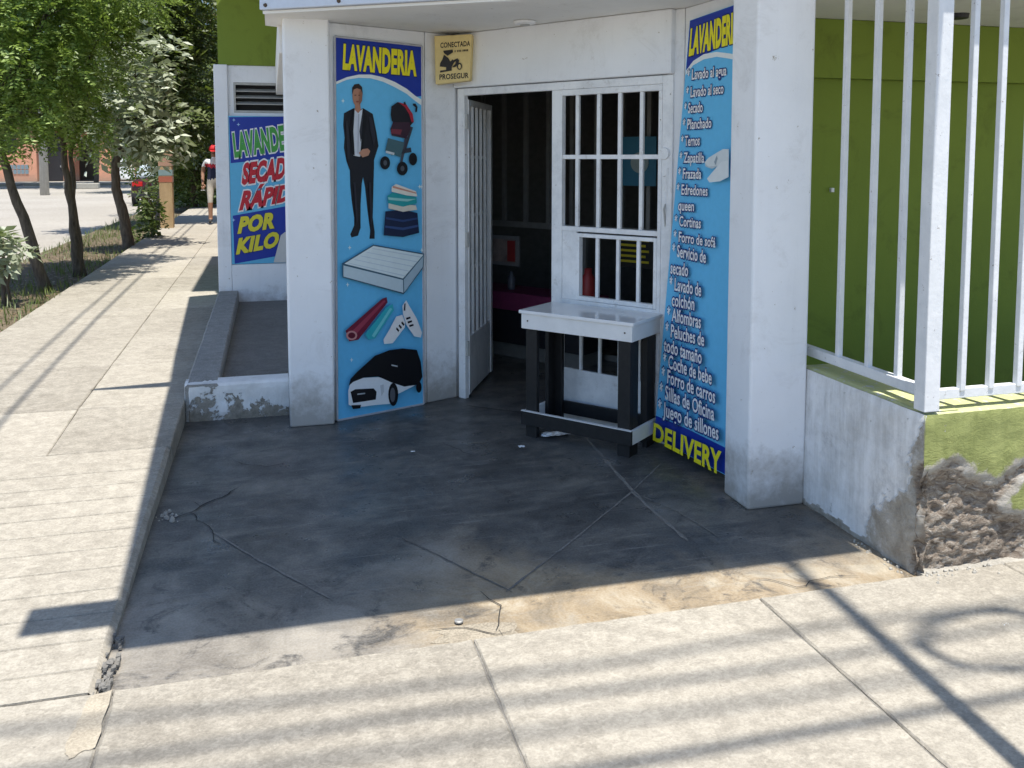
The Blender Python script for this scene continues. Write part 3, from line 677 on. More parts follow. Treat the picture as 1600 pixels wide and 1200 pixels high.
# ================================================================== LOW WALL WITH RAILING
lw = thing('low_wall', 'low crumbling white and green parapet with exposed mortar at its corner', 'wall', (2.6, 3.0, 0))
WT = 0.655
def peel_side(y, z):   # white face, along Y (2.85 near corner .. 3.64)
    d = y - 2.85; nn_ = n3(y * 7, z * 7, 11)
    lim = 0.30 * max(0.0, 1 - (z / 0.52) ** 1.5) + 0.05 * math.sin(z * 13)      # bare plaster tapers upwards
    a = (lim - d) / 0.07 + 1.6 * nn_
    b_ = (0.045 + 0.03 * math.sin(z * 21) - d) / 0.03 if z < 0.46 else -3        # knocked-off arris
    foot = (0.035 + 0.03 * nn_ - z) / 0.02
    v = 0.0
    if a > 0 or foot > 0: v = 0.46 + 0.10 * min(1, max(a, foot, 0) * 0.6)
    if b_ > 0: v = max(v, min(0.85, 0.6 + 0.2 * b_))
    return max(0.0, min(1.0, v))
def peel_front(x, z):
    d = x - 2.43
    top = 0.42 + 0.05 * math.sin(d * 14)
    a = (top - z) / 0.10
    r = (0.50 - abs(d - 0.02) + 0.10 * math.sin(z * 17)) / 0.12
    p1 = min(a, r, 1.0)
    c2 = 1.0 - (((d - 0.44) / 0.055) ** 2 + ((z - 0.45) / 0.11) ** 2)   # whitish spall above
    return max(0.0, min(1.0, 0.55 + 0.5 * p1 + 0.22 * n3(x * 9, z * 9, 21))) if p1 > -1 else 0.0
def grid_face(nu, nv, fp_, name, mat, pf_):
    v, pe, f = [], [], []
    for i in range(nu + 1):
        for j in range(nv + 1):
            P_, nrm, a, z = fp_(i / nu, j / nv)
            p_ = pf_(a, z)
            deep = max(0, p_ - 0.5) * 2
            dsp = -0.03 * deep + deep * 0.013 * n3(P_[0] * 20, P_[1] * 20 + 3, P_[2] * 44 + P_[0] * 8) + deep * 0.010 * n3(P_[0] * 10, P_[1] * 10 + 3, P_[2] * 12) + 0.005 * n3(P_[0] * 5, P_[1] * 5, P_[2] * 5)
            dsp = min(dsp, 0.004)
            v.append(tuple(np.array(P_) + np.array(nrm) * dsp)); pe.append(p_)
    for i in range(nu):
        for j in range(nv): f.append((i * (nv + 1) + j, (i + 1) * (nv + 1) + j, (i + 1) * (nv + 1) + j + 1, i * (nv + 1) + j + 1))
    me = bpy.data.meshes.new(name); me.from_pydata(v, [], f); me.materials.append(mat)
    at = me.attributes.new('peel', 'FLOAT', 'POINT'); at.data.foreach_set('value', pe)
    me.polygons.foreach_set('use_smooth', [True] * len(f)); me.update()
    return link(name, me, lw)
def rnd(z): return 0.004 * max(0, (z - (WT - 0.05)) / 0.05) ** 2
grid_face(80, 66, lambda a, c: ((2.43 + rnd(c * WT), 3.70 - a * 0.85, c * WT), (-1, 0, 0), 3.70 - a * 0.85, c * WT), 'white_face', M['low_white'], peel_side)
grid_face(240, 66, lambda a, c: ((2.43 + a * 3.2, 2.85 + rnd(c * WT), c * WT), (0, -1, 0), 2.43 + a * 3.2, c * WT), 'green_face', M['low_green'], peel_front)
# core and worn top ledge
mb().box(2.44, 5.6, 2.838, 2.99, -0.06, 0.0195).build('footing', M['sidewalk_old'], lw)
mb().prism([(2.50, 2.93), (2.50, 3.75), (2.60, 3.75), (2.60, 3.03), (5.6, 3.03), (5.6, 2.93)], 0, WT - 0.012).build('core', M['sidewalk_old'], lw)
q = mb(); v = []; f = []
path = [(2.452, y, 1, 0) for y in np.linspace(3.70, 2.88, 40)] + [(x, 2.872, 0, 1) for x in np.linspace(2.46, 5.6, 150)]
for i, (x, y, dx, dy) in enumerate(path):
    j = 0.008 * n3(x * 12, y * 12, 0.5); e = 0.004 * n3(x * 5, y * 5, 1.5)
    k = 0 if dx else 1
    v += [(x + dx * (-0.005 + j), y + dy * (-0.005 + j), WT - 0.004 + e), (x + dx * 0.012, y + dy * 0.012, WT + 0.004 + e),
          (x + (0.16 if dx else min(0.16, 0.16)) * dx + 0.0, y + 0.16 * dy, WT + 0.004)]
    if i: f += [(3 * i - 3, 3 * i - 2, 3 * i + 1, 3 * i), (3 * i - 2, 3 * i - 1, 3 * i + 2, 3 * i + 1)]
q.add(v, f); q.build('top_ledge', M['ledge'], lw)

B = mb()
for i in range(60):
    c = (2.43 + abs(random.gauss(0, 0.22)), 2.845 - abs(random.gauss(0, 0.03)), 0.022) if i % 3 else (2.42 - abs(random.gauss(0, 0.03)), random.uniform(2.88, 3.3), 0.0)
    s_ = random.uniform(0.002, 0.009); B.lathe(c, [(s_, 0), (s_ * random.uniform(.6, 1.1), s_ * 0.7), (s_ * .3, s_ * 1.2)], 5)
kind(B.build('fallen_crumbs', M['sidewalk_old'], lw), 'stuff')
rl = thing('railing', 'white painted steel railing of tall square bars on the low wall', 'railing', (2.47, 2.89, WT))
ZR = 0.70
mb().box(2.435, 2.505, 2.862, 2.925, WT + 0.008, 2.44).build('corner_post', M['rail_paint'], rl, 0.004)
mb().box(2.485, 2.525, 2.927, 3.86, ZR, ZR + 0.045).build('bottom_rail', M['rail_paint'], rl, 0.003)
mb().box(2.507, 5.5, 2.892, 2.922, ZR, ZR + 0.04).build('bottom_rail', M['rail_paint'], rl, 0.003)
mb().box(2.485, 2.525, 2.927, 3.86, 2.42, 2.465).build('top_rail', M['rail_paint'], rl, 0.003)
mb().box(2.507, 5.5, 2.892, 2.922, 2.42, 2.46).build('top_rail', M['rail_paint'], rl, 0.003)
bars = [(2.507, onX(x, y, 2.505)[1]) for x, y in ((1310, 552), (1356, 571), (1402, 590))]
bars += [(2.635 + 0.137 * k, 2.899) for k in range(20)]
bm_ = None
for x, y in bars:
    if bm_ is None:
        bm_ = mb().box(-0.0125, 0.0125, -0.0125, 0.0125, 0, 2.42 - ZR - 0.02).build('bar', M['rail_paint'], rl, 0.003); bo = bm_
    else:
        bo = bm_.copy(); COL.objects.link(bo)
    bo.location = (x, y, ZR + 0.03) 

# ================================================================== BANNERS AND SIGNS
def lin(c): return tuple(((v / 255) / 12.92 if v <= 10 else (((v / 255) + 0.055) / 1.055) ** 2.4) for v in c)
PR = {}
def ink(rgb):
    if rgb not in PR: PR[rgb] = flat_print('ink_%02x%02x%02x' % rgb, tuple(min(0.85, v * 1.0) for v in lin(rgb)))
    return PR[rgb]
class Sheet:
    """a printed plane: photo pixels land on it by ray, layers stack off it by fractions of a millimetre"""
    def __init__(s, P, Nrm):
        s.P = np.array(P, float); s.N = np.array(Nrm, float) / np.linalg.norm(Nrm); s.layer = 1
    def at(s, x, y, lift=0.0): return onP(x, y, s.P + s.N * lift, s.N)
    def polys(s, name, parent, items):
        B = mb(); mats = []
        for rgb, pts in items:
            if rgb not in mats: mats.append(rgb)
            lift = 0.0006 * s.layer; s.layer += 1
            V = [s.at(x, y, 0.0) + s.N * lift for x, y in pts]
            B.add(V, [tuple(range(len(V)))], mats.index(rgb))
        me = bpy.data.meshes.new(name); me.from_pydata(B.v, [], B.f)
        for r in mats: me.materials.append(ink(r))
        me.polygons.foreach_set('material_index', B.mi)
        bm = bmesh.new(); bm.from_mesh(me); bmesh.ops.triangulate(bm, faces=bm.faces[:]); bm.to_mesh(me); bm.free()
        return link(name, me, parent)
    def text(s, name, parent, body, quad, rgb, outline=None, bold=0.03, ow=0.07, shear=0.0):
        """quad: px of baseline-left, baseline-right, cap-right, cap-left"""
        out = None
        for off, col in (([(bold + ow, outline)] if outline else []) + [(bold, rgb)]):
            cu = bpy.data.curves.new('t', 'FONT'); cu.body = body; cu.size = 1; cu.offset = off; cu.resolution_u = 3; cu.shear = shear
            cu.space_character = 1.0 + bold * 1.3
            ob = bpy.data.objects.new('t', cu); COL.objects.link(ob)
            dg = bpy.context.evaluated_depsgraph_get(); me = bpy.data.meshes.new_from_object(ob.evaluated_get(dg))
            bpy.data.objects.remove(ob); bpy.data.curves.remove(cu)
            co = np.array([v.co[:] for v in me.vertices])
            if out is None or not outline:
                base = co
            if off == bold + ow or not outline: x0, x1 = co[:, 0].min(), co[:, 0].max()
            lift = 0.0006 * s.layer; s.layer += 1
            bl, br, cr, cl = [np.array(q, float) for q in quad]
            for v, c in zip(me.vertices, co):
                u = (c[0] - x0) / (x1 - x0); t = c[1] / 0.70
                p_ = (bl * (1 - u) + br * u) * (1 - t) + (cl * (1 - u) + cr * u) * t
                v.co = s.at(p_[0], p_[1]) + s.N * lift
            me.materials.clear(); me.materials.append(ink(col))
            o = link(name if out is None else 'letter_face', me, parent if out is None else out)
            if out is None: out = o
        return out
def ell(cx, cy, rx, ry, k=18, rot=0.0):
    return [(cx + rx * math.cos(a) * math.cos(rot) - ry * math.sin(a) * math.sin(rot), cy + rx * math.cos(a) * math.sin(rot) + ry * math.sin(a) * math.cos(rot)) for a in [i * 2 * math.pi / k for i in range(k)]]
def c3(*p): return [(500 + x * 0.23333, 30 + y * 0.23333) for x, y in p]
def c4(*p): return [(500 + x / 3, 280 + y / 3) for x, y in p]
SKYB, NAVY = (104, 192, 248), (24, 54, 158)
# ---- banner on the left alcove wall
b0, b1 = np.array([0.372, 5.596]), np.array([0.965, 5.836]); bd = (b1 - b0) / np.linalg.norm(b1 - b0); bnrm = np.array([bd[1], -bd[0], 0])
s1 = Sheet((b0[0], b0[1], 0), bnrm)
c = [s1.at(x, y) for x, y in ((527, 657), (662, 631), (659, 72), (523, 57))]
B = mb(); B.add(c + [q - s1.N * 0.012 for q in c], [(0, 1, 2, 3), (7, 6, 5, 4), (0, 4, 5, 1), (1, 5, 6, 2), (2, 6, 7, 3), (3, 7, 4, 0)])
ban = tag(B.build('banner', ink(SKYB)), 'tall blue laundry banner picturing a suited man, pushchair and mattress', 'banner')
fr_ = mb()
for i in range(4):
    a, d = c[i], c[(i + 1) % 4]; cen = sum(c) / 4
    fr_.tube([a, d], 0.007, 6)
fr_.build('banner_frame', plain('banner_tube', (0.45, 0.46, 0.5), 0.5), ban)
s1.polys('header', ban, [(NAVY, [(524, 58), (658.5, 73), (660, 150)] + c3((640, 520), (580, 470), (500, 425), (420, 395), (340, 378), (260, 378), (180, 395), (108, 422))),
                         ((232, 240, 246), c3((108, 418), (180, 388), (260, 371), (340, 371), (420, 388), (500, 420), (580, 466), (640, 515), (690, 545)) + c3((690, 585), (640, 550), (580, 500), (500, 455), (420, 418), (340, 396), (260, 392), (180, 405), (108, 436)))])
s1.text('title_lettering', ban, 'LAVANDERIA', [(534.5, 106), (651.5, 117), (651.5, 82), (536, 70)], (244, 226, 40), (14, 28, 84), 0.055, 0.03)
SUIT, SKIN = (27, 27, 33), (178, 128, 104)
s1.polys('suited_man_print', ban, [
    (SUIT, [(546, 258), (547, 290), (549, 312), (553, 340), (553, 352), (547, 366), (549, 371), (559, 368), (563, 356), (563, 320), (565, 286), (567, 277), (570, 292), (574, 330), (578, 360), (577, 373), (585, 373), (585, 362), (582, 340), (583, 300), (584, 258)]),
    (SUIT, [(552, 169), (537, 177), (536, 195), (538, 215), (537, 231), (541, 252), (546, 266), (584, 265), (584, 250), (591, 228), (588, 208), (582, 178), (567, 169), (560, 172)]),
    ((214, 222, 232), [(553, 170), (551, 200), (552, 243), (562, 245), (566, 232), (563, 200), (566, 170), (559, 176)]),
    ((60, 62, 70), [(566, 172), (570, 196), (563, 222), (561, 205)]),
    (SKIN, ell(557.6, 150, 7.6, 16)), (SKIN, [(554, 162), (562, 162), (563, 172), (559, 177), (554, 172)]),
    ((48, 34, 28), [(549.5, 148), (549.5, 137), (553, 132), (560, 131), (565, 136), (566, 148), (563, 140), (557, 138), (552, 140)]),
    ((110, 76, 62), [(553, 148.5), (556, 148), (556, 149.5), (553, 150)]), ((110, 76, 62), [(559, 148), (562, 148.5), (562, 150), (559, 149.5)]),
    ((140, 78, 70), [(555, 158), (560, 158), (559, 160), (556, 160)]),
    ((40, 40, 48), [(539, 190), (542, 188), (546, 225), (545, 250), (542, 248)]), ((44, 44, 53), [(575, 182), (580, 184), (586, 215), (583, 228), (578, 205)]),
    ((16, 16, 20), [(551, 172), (553, 170), (551, 205), (553, 243), (549, 240), (546, 200)]), ((16, 16, 20), [(567, 171), (572, 182), (566, 232), (563, 244), (562, 240), (564, 215)]),
    ((46, 46, 55), [(551, 285), (554, 285), (558, 345), (556, 352)]), ((46, 46, 55), [(575, 285), (578, 285), (580, 345), (578, 352)]), ((180, 188, 200), [(558, 178), (560, 178), (559, 240), (557, 240)]),
    ((150, 104, 84), [(561, 140), (565, 146), (564, 158), (560, 165), (561, 152)]),
    ((186, 138, 114), [(559, 239), (565, 233), (573, 232), (577, 236), (574, 243), (565, 246)])])
DK = (28, 26, 34)
s1.polys('pushchair_print', ban, [
    ((70, 72, 84), c3((560, 790), (580, 790), (545, 960), (528, 960))), ((60, 62, 72), c3((600, 720), (615, 725), (560, 900), (545, 890))),
    ((54, 56, 66), c3((470, 880), (600, 860), (605, 890), (470, 910))),
    (DK, c3((465, 640), (470, 585), (510, 556), (570, 575), (612, 640), (618, 690), (595, 715), (500, 712), (472, 680))),
    ((172, 40, 58), c3((515, 556), (570, 572), (612, 636), (620, 690), (604, 690), (590, 640), (560, 590))),
    ((60, 38, 52), c3((480, 690), (590, 690), (600, 730), (570, 800), (470, 780), (462, 735))),
    ((120, 52, 66), c3((470, 735), (540, 740), (530, 775), (466, 765))),
    ((72, 104, 112), c3((446, 796), (556, 826), (530, 925), (428, 880))),
    ((200, 206, 210), c3((432, 880), (490, 895), (485, 910), (430, 895))),
    (DK, c3((556, 575), (548, 560), (560, 552), (566, 572))), (DK, c3((610, 566), (630, 566), (643, 590), (638, 622), (626, 624), (630, 592), (612, 578))),
    ((22, 22, 27), [(500 + x * .2333, 30 + y * .2333) for x, y in ell(425, 962, 34, 44)]), ((22, 22, 27), [(500 + x * .2333, 30 + y * .2333) for x, y in ell(540, 1000, 36, 46)]),
    ((22, 22, 27), [(500 + x * .2333, 30 + y * .2333) for x, y in ell(611, 937, 28, 42)]), ((84, 90, 98), [(500 + x * .2333, 30 + y * .2333) for x, y in ell(425, 962, 12, 18)]), ((84, 90, 98), [(500 + x * .2333, 30 + y * .2333) for x, y in ell(540, 1000, 13, 18)])])
s1.polys('folded_clothes_print', ban, [
    ((24, 36, 66), c4((298, 150), (380, 142), (448, 158), (452, 205), (456, 250), (380, 270), (290, 262), (294, 200))),
    ((44, 66, 112), c4((300, 176), (380, 190), (450, 178), (450, 186), (380, 200), (300, 186))), ((52, 76, 124), c4((296, 216), (380, 226), (452, 212), (452, 222), (380, 238), (296, 226))),
    ((216, 210, 196), c4((312, 112), (440, 122), (446, 142), (380, 152), (312, 136))), ((42, 156, 160), c4((306, 78), (330, 62), (442, 84), (444, 112), (380, 128), (310, 112))),
    ((150, 208, 204), c4((310, 84), (400, 92), (440, 92), (400, 104), (312, 96))), ((232, 226, 214), c4((326, 36), (346, 22), (440, 56), (446, 80), (400, 76), (326, 58))), ((204, 150, 130), c4((332, 30), (440, 62), (442, 68), (330, 40)))])
s1.polys('mattress_print', ban, [
    ((62, 96, 116), c4((94, 393), (240, 305), (478, 347), (474, 412), (382, 537), (96, 458))),
    ((196, 214, 222), c4((100, 402), (378, 470), (380, 530), (100, 454))), ((168, 190, 202), c4((382, 468), (474, 358), (470, 410), (384, 528))),
    ((224, 236, 242), c4((104, 394), (240, 311), (474, 352), (378, 463)))] +
    [((196, 212, 222), c4((120 + k * 28, 392 - k * 17), (124 + k * 28, 390 - k * 17), (392 + k * 18, 450 - k * 22), (388 + k * 18, 453 - k * 22))) for k in range(5)])
s1.polys('rolled_rugs_print', ban, [
    ((54, 176, 190), c4((200, 722), (300, 596), (328, 582), (334, 610), (246, 742), (214, 748))), ((120, 210, 216), c4((230, 730), (316, 600), (326, 604), (242, 738))),
    ((116, 30, 56), c4((108, 706), (280, 556), (300, 550), (304, 574), (168, 748), (124, 756))), ((158, 62, 84), c4((130, 716), (288, 562), (294, 570), (150, 730))),
    ((200, 140, 140), [(500 + x / 3, 280 + y / 3) for x, y in ell(136, 728, 26, 22)]), ((96, 24, 46), [(500 + x / 3, 280 + y / 3) for x, y in ell(136, 728, 17, 14)])])
s1.polys('trainers_print', ban, [
    ((238, 240, 244), c4((284, 748), (312, 700), (344, 640), (372, 632), (386, 668), (384, 690), (328, 764), (288, 768))),
    ((238, 240, 244), c4((372, 590), (390, 564), (404, 590), (440, 650), (464, 716), (458, 738), (428, 732), (392, 680), (376, 630)))] +
    [((30, 30, 38), c4((346 + k * 12, 690 - k * 14), (358 + k * 12, 704 - k * 14), (353 + k * 12, 712 - k * 14), (342 + k * 12, 698 - k * 14))) for k in range(3)] +
    [((30, 30, 38), c4((388 + k * 7, 646 + k * 17), (408 + k * 7, 640 + k * 17), (410 + k * 7, 648 + k * 17), (391 + k * 7, 655 + k * 17))) for k in range(3)] +
    [((60, 62, 74), c4((380, 580), (386, 578), (384, 612), (377, 612)))])
s1.polys('covered_car_print', ban, [
    ((230, 234, 238), c4((118, 985), (128, 948), (170, 926), (260, 922), (330, 944), (430, 960), (350, 1000), (312, 1046), (240, 1052), (150, 1064), (120, 1050))),
    ((20, 20, 24), c4((120, 962), (128, 930), (160, 896), (242, 822), (310, 796), (372, 788), (438, 795), (456, 850), (464, 920), (446, 956), (380, 966), (318, 946), (256, 918), (190, 924), (140, 944))),
    ((24, 24, 29), c4((128, 990), (150, 978), (236, 974), (250, 990), (246, 1026), (140, 1042))), ((180, 186, 192), c4((160, 998), (196, 994), (196, 1000), (160, 1004))),
    ((200, 204, 208), c4((266, 960), (282, 955), (284, 990), (272, 1010))),
    ((20, 20, 24), [(500 + x / 3, 280 + y / 3) for x, y in ell(327, 1002, 23, 54)]), ((96, 98, 104), [(500 + x / 3, 280 + y / 3) for x, y in ell(324, 1004, 12, 34)]),
    ((20, 20, 24), [(500 + x / 3, 280 + y / 3) for x, y in ell(446, 968, 13, 26)]), ((20, 20, 24), c4((130, 1052), (176, 1050), (172, 1066), (138, 1070))),
    ((190, 194, 198), c4((318, 862), (346, 868), (346, 874), (318, 868)))])
for (x, y) in c3((130, 550), (640, 1120)) + c4((122, 318), (112, 490), (458, 330), (455, 35), (130, 840)):
    s1.polys('sparkle_print', ban, [((222, 240, 250), [(x - 3, y), (x - .7, y - .7), (x, y - 4), (x + .7, y - .7), (x + 3, y), (x + .7, y + .7), (x, y + 4), (x - .7, y + .7)])])

# ---- banner leaning on the right alcove wall (foot pulled out a little)
P0 = gz(1022, 683, 0.06); P1 = gz(1131, 741, 0.06); T0 = onX(1078, 32, 2.19)
e1 = P1 - P0; e2 = T0 - P0; nr = np.cross(e1, e2); nr = nr / np.linalg.norm(nr)
if nr @ (np.array([0, 0, 1.2]) - P0) < 0: nr = -nr
s2 = Sheet(P0, nr)
qd = [(1022, 683), (1144, 748), (1160, 3), (1078, 32)]
c = [s2.at(x, y) for x, y in qd]
B = mb(); B.add(c + [q - s2.N * 0.010 for q in c], [(0, 1, 2, 3), (7, 6, 5, 4), (0, 4, 5, 1), (1, 5, 6, 2), (2, 6, 7, 3), (3, 7, 4, 0)])
ban2 = tag(B.build('banner', ink(SKYB)), 'tall blue banner listing laundry services beside the right column', 'banner')
def d7(*p): return [(1000 + x / 3, y / 3) for x, y in p]
def d8(*p): return [(1000 + x * 0.375, 360 + y * 0.375) for x, y in p]
s2.polys('header', ban2, [(NAVY, [(1078.3, 32.5), (1159.5, 4), (1157, 72)] + d7((415, 210), (360, 232), (300, 258), (250, 290), (216, 335))),
                          ((232, 240, 246), d7((216, 332), (250, 286), (300, 254), (360, 243), (415, 250), (470, 258), (470, 285), (415, 274), (360, 266), (300, 278), (250, 306), (215, 352)))])
s2.polys('footer_band', ban2, [(NAVY, d8((68, 772), (200, 828), (350, 902), (385, 920), (384, 1030), (60, 862)))])
s2.text('title_lettering', ban2, 'LAVANDERIA', [(1076.5, 85.5), (1156, 62), (1156, 18), (1079.5, 47)], (244, 226, 40), (14, 28, 84), 0.055, 0.03)
rows7 = [('* Lavado al agua', 222, 410, 376, 352), ('* Lavado al seco', 218, 397, 458, 437), ('* Secado', 210, 300, 532, 524), ('* Planchado', 203, 342, 607, 598), ('* Ternos', 197, 288, 685, 681),
         ('* Zapatilla', 190, 310, 762, 762), ('* Frazada', 184, 297, 836, 838), ('* Edredones', 178, 328, 910, 918), ('queen', 186, 265, 985, 990), ('* Cortinas', 170, 298, 1056, 1070), ('* Forro de sofá', 166, 368, 1128, 1160)]
rows8 = [('* Servicio de', 143, 288, 104, 136), ('secado', 136, 214, 178, 192), ('* Lavado de', 133, 270, 243, 274), ('colchón', 143, 242, 312, 332), ('* Alfombras', 124, 270, 370, 408),
         ('* Peluches de', 118, 285, 436, 482), ('todo tamaño', 112, 275, 500, 556), ('* Coche de bebe', 110, 318, 562, 642), ('* Forro de carros', 104, 333, 622, 720), ('* Sillas de Oficina', 96, 330, 688, 792), ('* Juego de sillones', 90, 349, 758, 872)]
for t, x0, x1, ya, yb in rows7:
    h = 47; q = d7((x0, ya), (x1, yb), (x1 + 1, yb - h), (x0 + 2, ya - h)); s2.text('service_lettering', ban2, t, q, (238, 242, 248), (20, 48, 120), 0.019, 0.075)
for t, x0, x1, ya, yb in rows8:
    h = 48 + (ya / 760) * 9; q = d8((x0, ya), (x1, yb), (x1 + 1, yb - h - 2), (x0 + 2, ya - h)); s2.text('service_lettering', ban2, t, q, (238, 242, 248), (20, 48, 120), 0.019, 0.075)
s2.text('delivery_lettering', ban2, 'DELIVERY', d8((72, 868), (358, 1016), (360, 922), (76, 800)), (244, 226, 40), None, 0.035)
s2.polys('shoes_print', ban2, [((214, 222, 224), d7((325, 762), (345, 740), (412, 700), (440, 700), (440, 770), (380, 780), (340, 785))), ((188, 200, 206), d7((326, 768), (345, 782), (400, 776), (360, 792), (332, 782))),
                               ((224, 230, 232), d7((338, 838), (370, 800), (405, 760), (440, 752), (440, 830), (400, 850), (350, 856))), ((150, 166, 176), d7((372, 760), (384, 730), (388, 744), (378, 776)))])

# ---- sign in the left recess
s3 = Sheet((0, 9.552, 0), (0, -1, 0))
def e2p(*p): return [(180 + x * 0.25, 160 + y * 0.25) for x, y in p]
c = [s3.at(x, y) for x, y in ((365, 414), (540, 402), (540, 180), (357, 183))]
for i in (0, 1): c[i][2] = 0.565
for i in (2, 3): c[i][2] = 2.085
c[0][0] = c[3][0] = -0.412
B = mb(); B.add(c + [q + np.array([0, 0.04, 0]) for q in c], [(0, 1, 2, 3), (7, 6, 5, 4), (0, 4, 5, 1), (1, 5, 6, 2), (2, 6, 7, 3), (3, 7, 4, 0)])
sg = tag(B.build('wall_sign', ink((96, 182, 222))), 'blue wall sign for quick drying by the kilo above the planter', 'sign')
s3.polys('header', sg, [(NAVY, e2p((712, 92), (1400, 84), (1400, 315), (722, 380)))]); s3.polys('price_band', sg, [(NAVY, e2p((735, 708), (1400, 590), (1400, 890), (747, 1008)))])
s3.text('title_lettering', sg, 'LAVANDERIA', e2p((742, 338), (1185, 272), (1170, 130), (728, 198)), (70, 158, 72), (236, 242, 240), 0.05, 0.045)
s3.text('secado_lettering', sg, 'SECADO', e2p((785, 508), (1140, 454), (1150, 336), (790, 388)), (196, 34, 52), (240, 240, 242), 0.06, 0.06, 0.12)
s3.text('rapido_lettering', sg, 'RÁPIDO', e2p((768, 670), (1190, 590), (1200, 500), (785, 562)), (196, 34, 52), (240, 240, 242), 0.06, 0.06, 0.12)
s3.text('por_lettering', sg, 'POR', e2p((762, 815), (1000, 778), (1005, 688), (772, 722)), (226, 214, 60), (22, 34, 96), 0.06, 0.02, 0.12)
s3.text('kilo_lettering', sg, 'KILO', e2p((752, 945), (1022, 895), (1030, 808), (760, 856)), (226, 214, 60), (22, 34, 96), 0.06, 0.02, 0.12)
s3.polys('basket_print', sg, [((206, 206, 204), e2p((990, 1000), (1035, 830), (1060, 810), (1300, 810), (1300, 1000)))])
for x, y in e2p((770, 138), (742, 110), (740, 735)):
    s3.polys('sparkle_print', sg, [((160, 196, 240), [(x - 3, y), (x - .7, y - .7), (x, y - 3), (x + .7, y - .7), (x + 3, y), (x + .7, y + .7), (x, y + 3), (x - .7, y + .7)])])

# ---- alarm company box beside the lintel
ac = [onP(x, y, (1.12, 5.87, 0), (DN[0] * .35 , DN[1] * 1.0, 0)) for x, y in ((684, 133), (737, 127), (740, 55), (682, 58))]
an = np.array([-DN[0] * .35, -DN[1], 0]); an /= np.linalg.norm(an)
Mal = plain('yellowed_plastic', lin((222, 200, 138)), 0.5, 0.1, 10)
B = mb(); back = [q - an * 0.01 for q in ac]; frn = [q + an * 0.055 for q in ac]
s4 = Sheet(frn[0], an)
B.add(frn + back, [(0, 1, 2, 3), (7, 6, 5, 4), (0, 4, 5, 1), (1, 5, 6, 2), (2, 6, 7, 3), (3, 7, 4, 0)])
al = tag(B.build('alarm_box', Mal, bevel=0.004), 'yellowed square security alarm box beside the lintel', 'alarm box')
def e3(*p): return [(500 + x * 0.23333, 30 + y * 0.23333) for x, y in p]
INK = (34, 28, 24)
s4.text('alarm_lettering', al, 'CONECTADA', e3((806, 192), (1006, 178), (1006, 145), (806, 158)), INK, None, 0.03)
s4.text('alarm_lettering', al, 'PROSEGUR', e3((800, 404), (996, 392), (996, 358), (800, 370)), INK, None, 0.03)
s4.polys('worn_number_print', al, [(INK, e3((x, 222 - (x - 900) * .08), (x + 6, 221 - (x - 900) * .08), (x + 6, 208 - (x - 900) * .08), (x, 209 - (x - 900) * .08))) for x in (902, 920, 930, 940, 956, 966, 976, 986)])
s4.polys('emblem_print', al, [(INK, e3((826, 212), (890, 204), (893, 222), (856, 246), (832, 228))), (INK, e3((832, 238), (862, 262), (884, 300), (884, 345), (806, 358), (806, 345), (846, 340), (846, 322), (804, 318), (806, 296), (822, 268))),
                              (INK, e3((868, 290), (890, 270), (904, 284), (884, 318))), (INK, e3((896, 276), (922, 262), (934, 276), (926, 306), (906, 322), (886, 322), (908, 300), (912, 284), (900, 290))),
                              (INK, [(500 + x * .2333, 30 + y * .2333) for x, y in ell(936, 316, 17, 24)]), ((222, 200, 138), [(500 + x * .2333, 30 + y * .2333) for x, y in ell(937, 318, 9, 15)])])

# ================================================================== TABLE
TC = np.array([1.775, 4.835, 0]); ta = math.radians(-50); tu = np.array([math.cos(ta), math.sin(ta), 0]); tv = np.array([-tu[1], tu[0], 0])
tb = thing('side_table', 'small white topped table with black legs and low rails by the door', 'table', tuple(TC))
def tbox(B, s0, s1, t0, t1, z0, z1): return B.obox(TC + tu * s0 + tv * t0 + Z3 * z0, tu * (s1 - s0), tv * (t1 - t0), Z3 * (z1 - z0))
W2, D2 = 0.365, 0.175
tbox(mb(), -W2 - 0.012, W2 + 0.012, -D2 - 0.012, D2 + 0.012, 0.742, 0.762).build('table_top', M['table_gloss'], tb, 0.003)
for s0, s1, t0, t1 in ((-W2, W2, -D2, -D2 + 0.018), (-W2, W2, D2 - 0.018, D2), (-W2, -W2 + 0.018, -D2 + 0.018, D2 - 0.018), (W2 - 0.018, W2, -D2 + 0.018, D2 - 0.018)):
    tbox(mb(), s0, s1, t0, t1, 0.652, 0.741).build('apron', M['white_wood'], tb, 0.002)
lw_ = 0.076
for s, t in ((-1, -1), (1, -1), (-1, 1), (1, 1)):
    sa = s * (W2 - 0.02); tt = t * (D2 - 0.02)
    s0, s1 = sorted((sa, sa - s * lw_)); t0, t1 = sorted((tt, tt - t * 0.03))
    B = mb(); tbox(B, s0, s1, t0, t1, 0.0, 0.7)
    s0b, s1b = sorted((sa, sa - s * 0.026)); t0b, t1b = sorted((tt - t * 0.0305, tt - t * 0.10))
    tbox(B, s0b, s1b, t0b, t1b, 0.0, 0.7)
    B.build('leg', M['black_paint'], tb, 0.002)
tbox(mb(), -W2, W2, -D2 - 0.002, -D2 + 0.018, 0.075, 0.155).build('rail', M['black_paint'], tb, 0.002)
tbox(mb(), -W2, W2, D2 - 0.018, D2, 0.075, 0.155).build('rail', M['black_paint'], tb, 0.002)
for s in (-1, 1):
    s0, s1 = sorted((s * W2, s * (W2 - 0.018)))
    tbox(mb(), s0, s1, -D2 + 0.019, D2 - 0.019, 0.075, 0.155).build('end_rail', M['white_wood'], tb, 0.002)
tbox(mb(), -W2 - 0.001, W2 + 0.001, -D2 - 0.003, -D2 + 0.019, 0.1555, 0.159).build('rail_edge', M['white_wood'], tb)
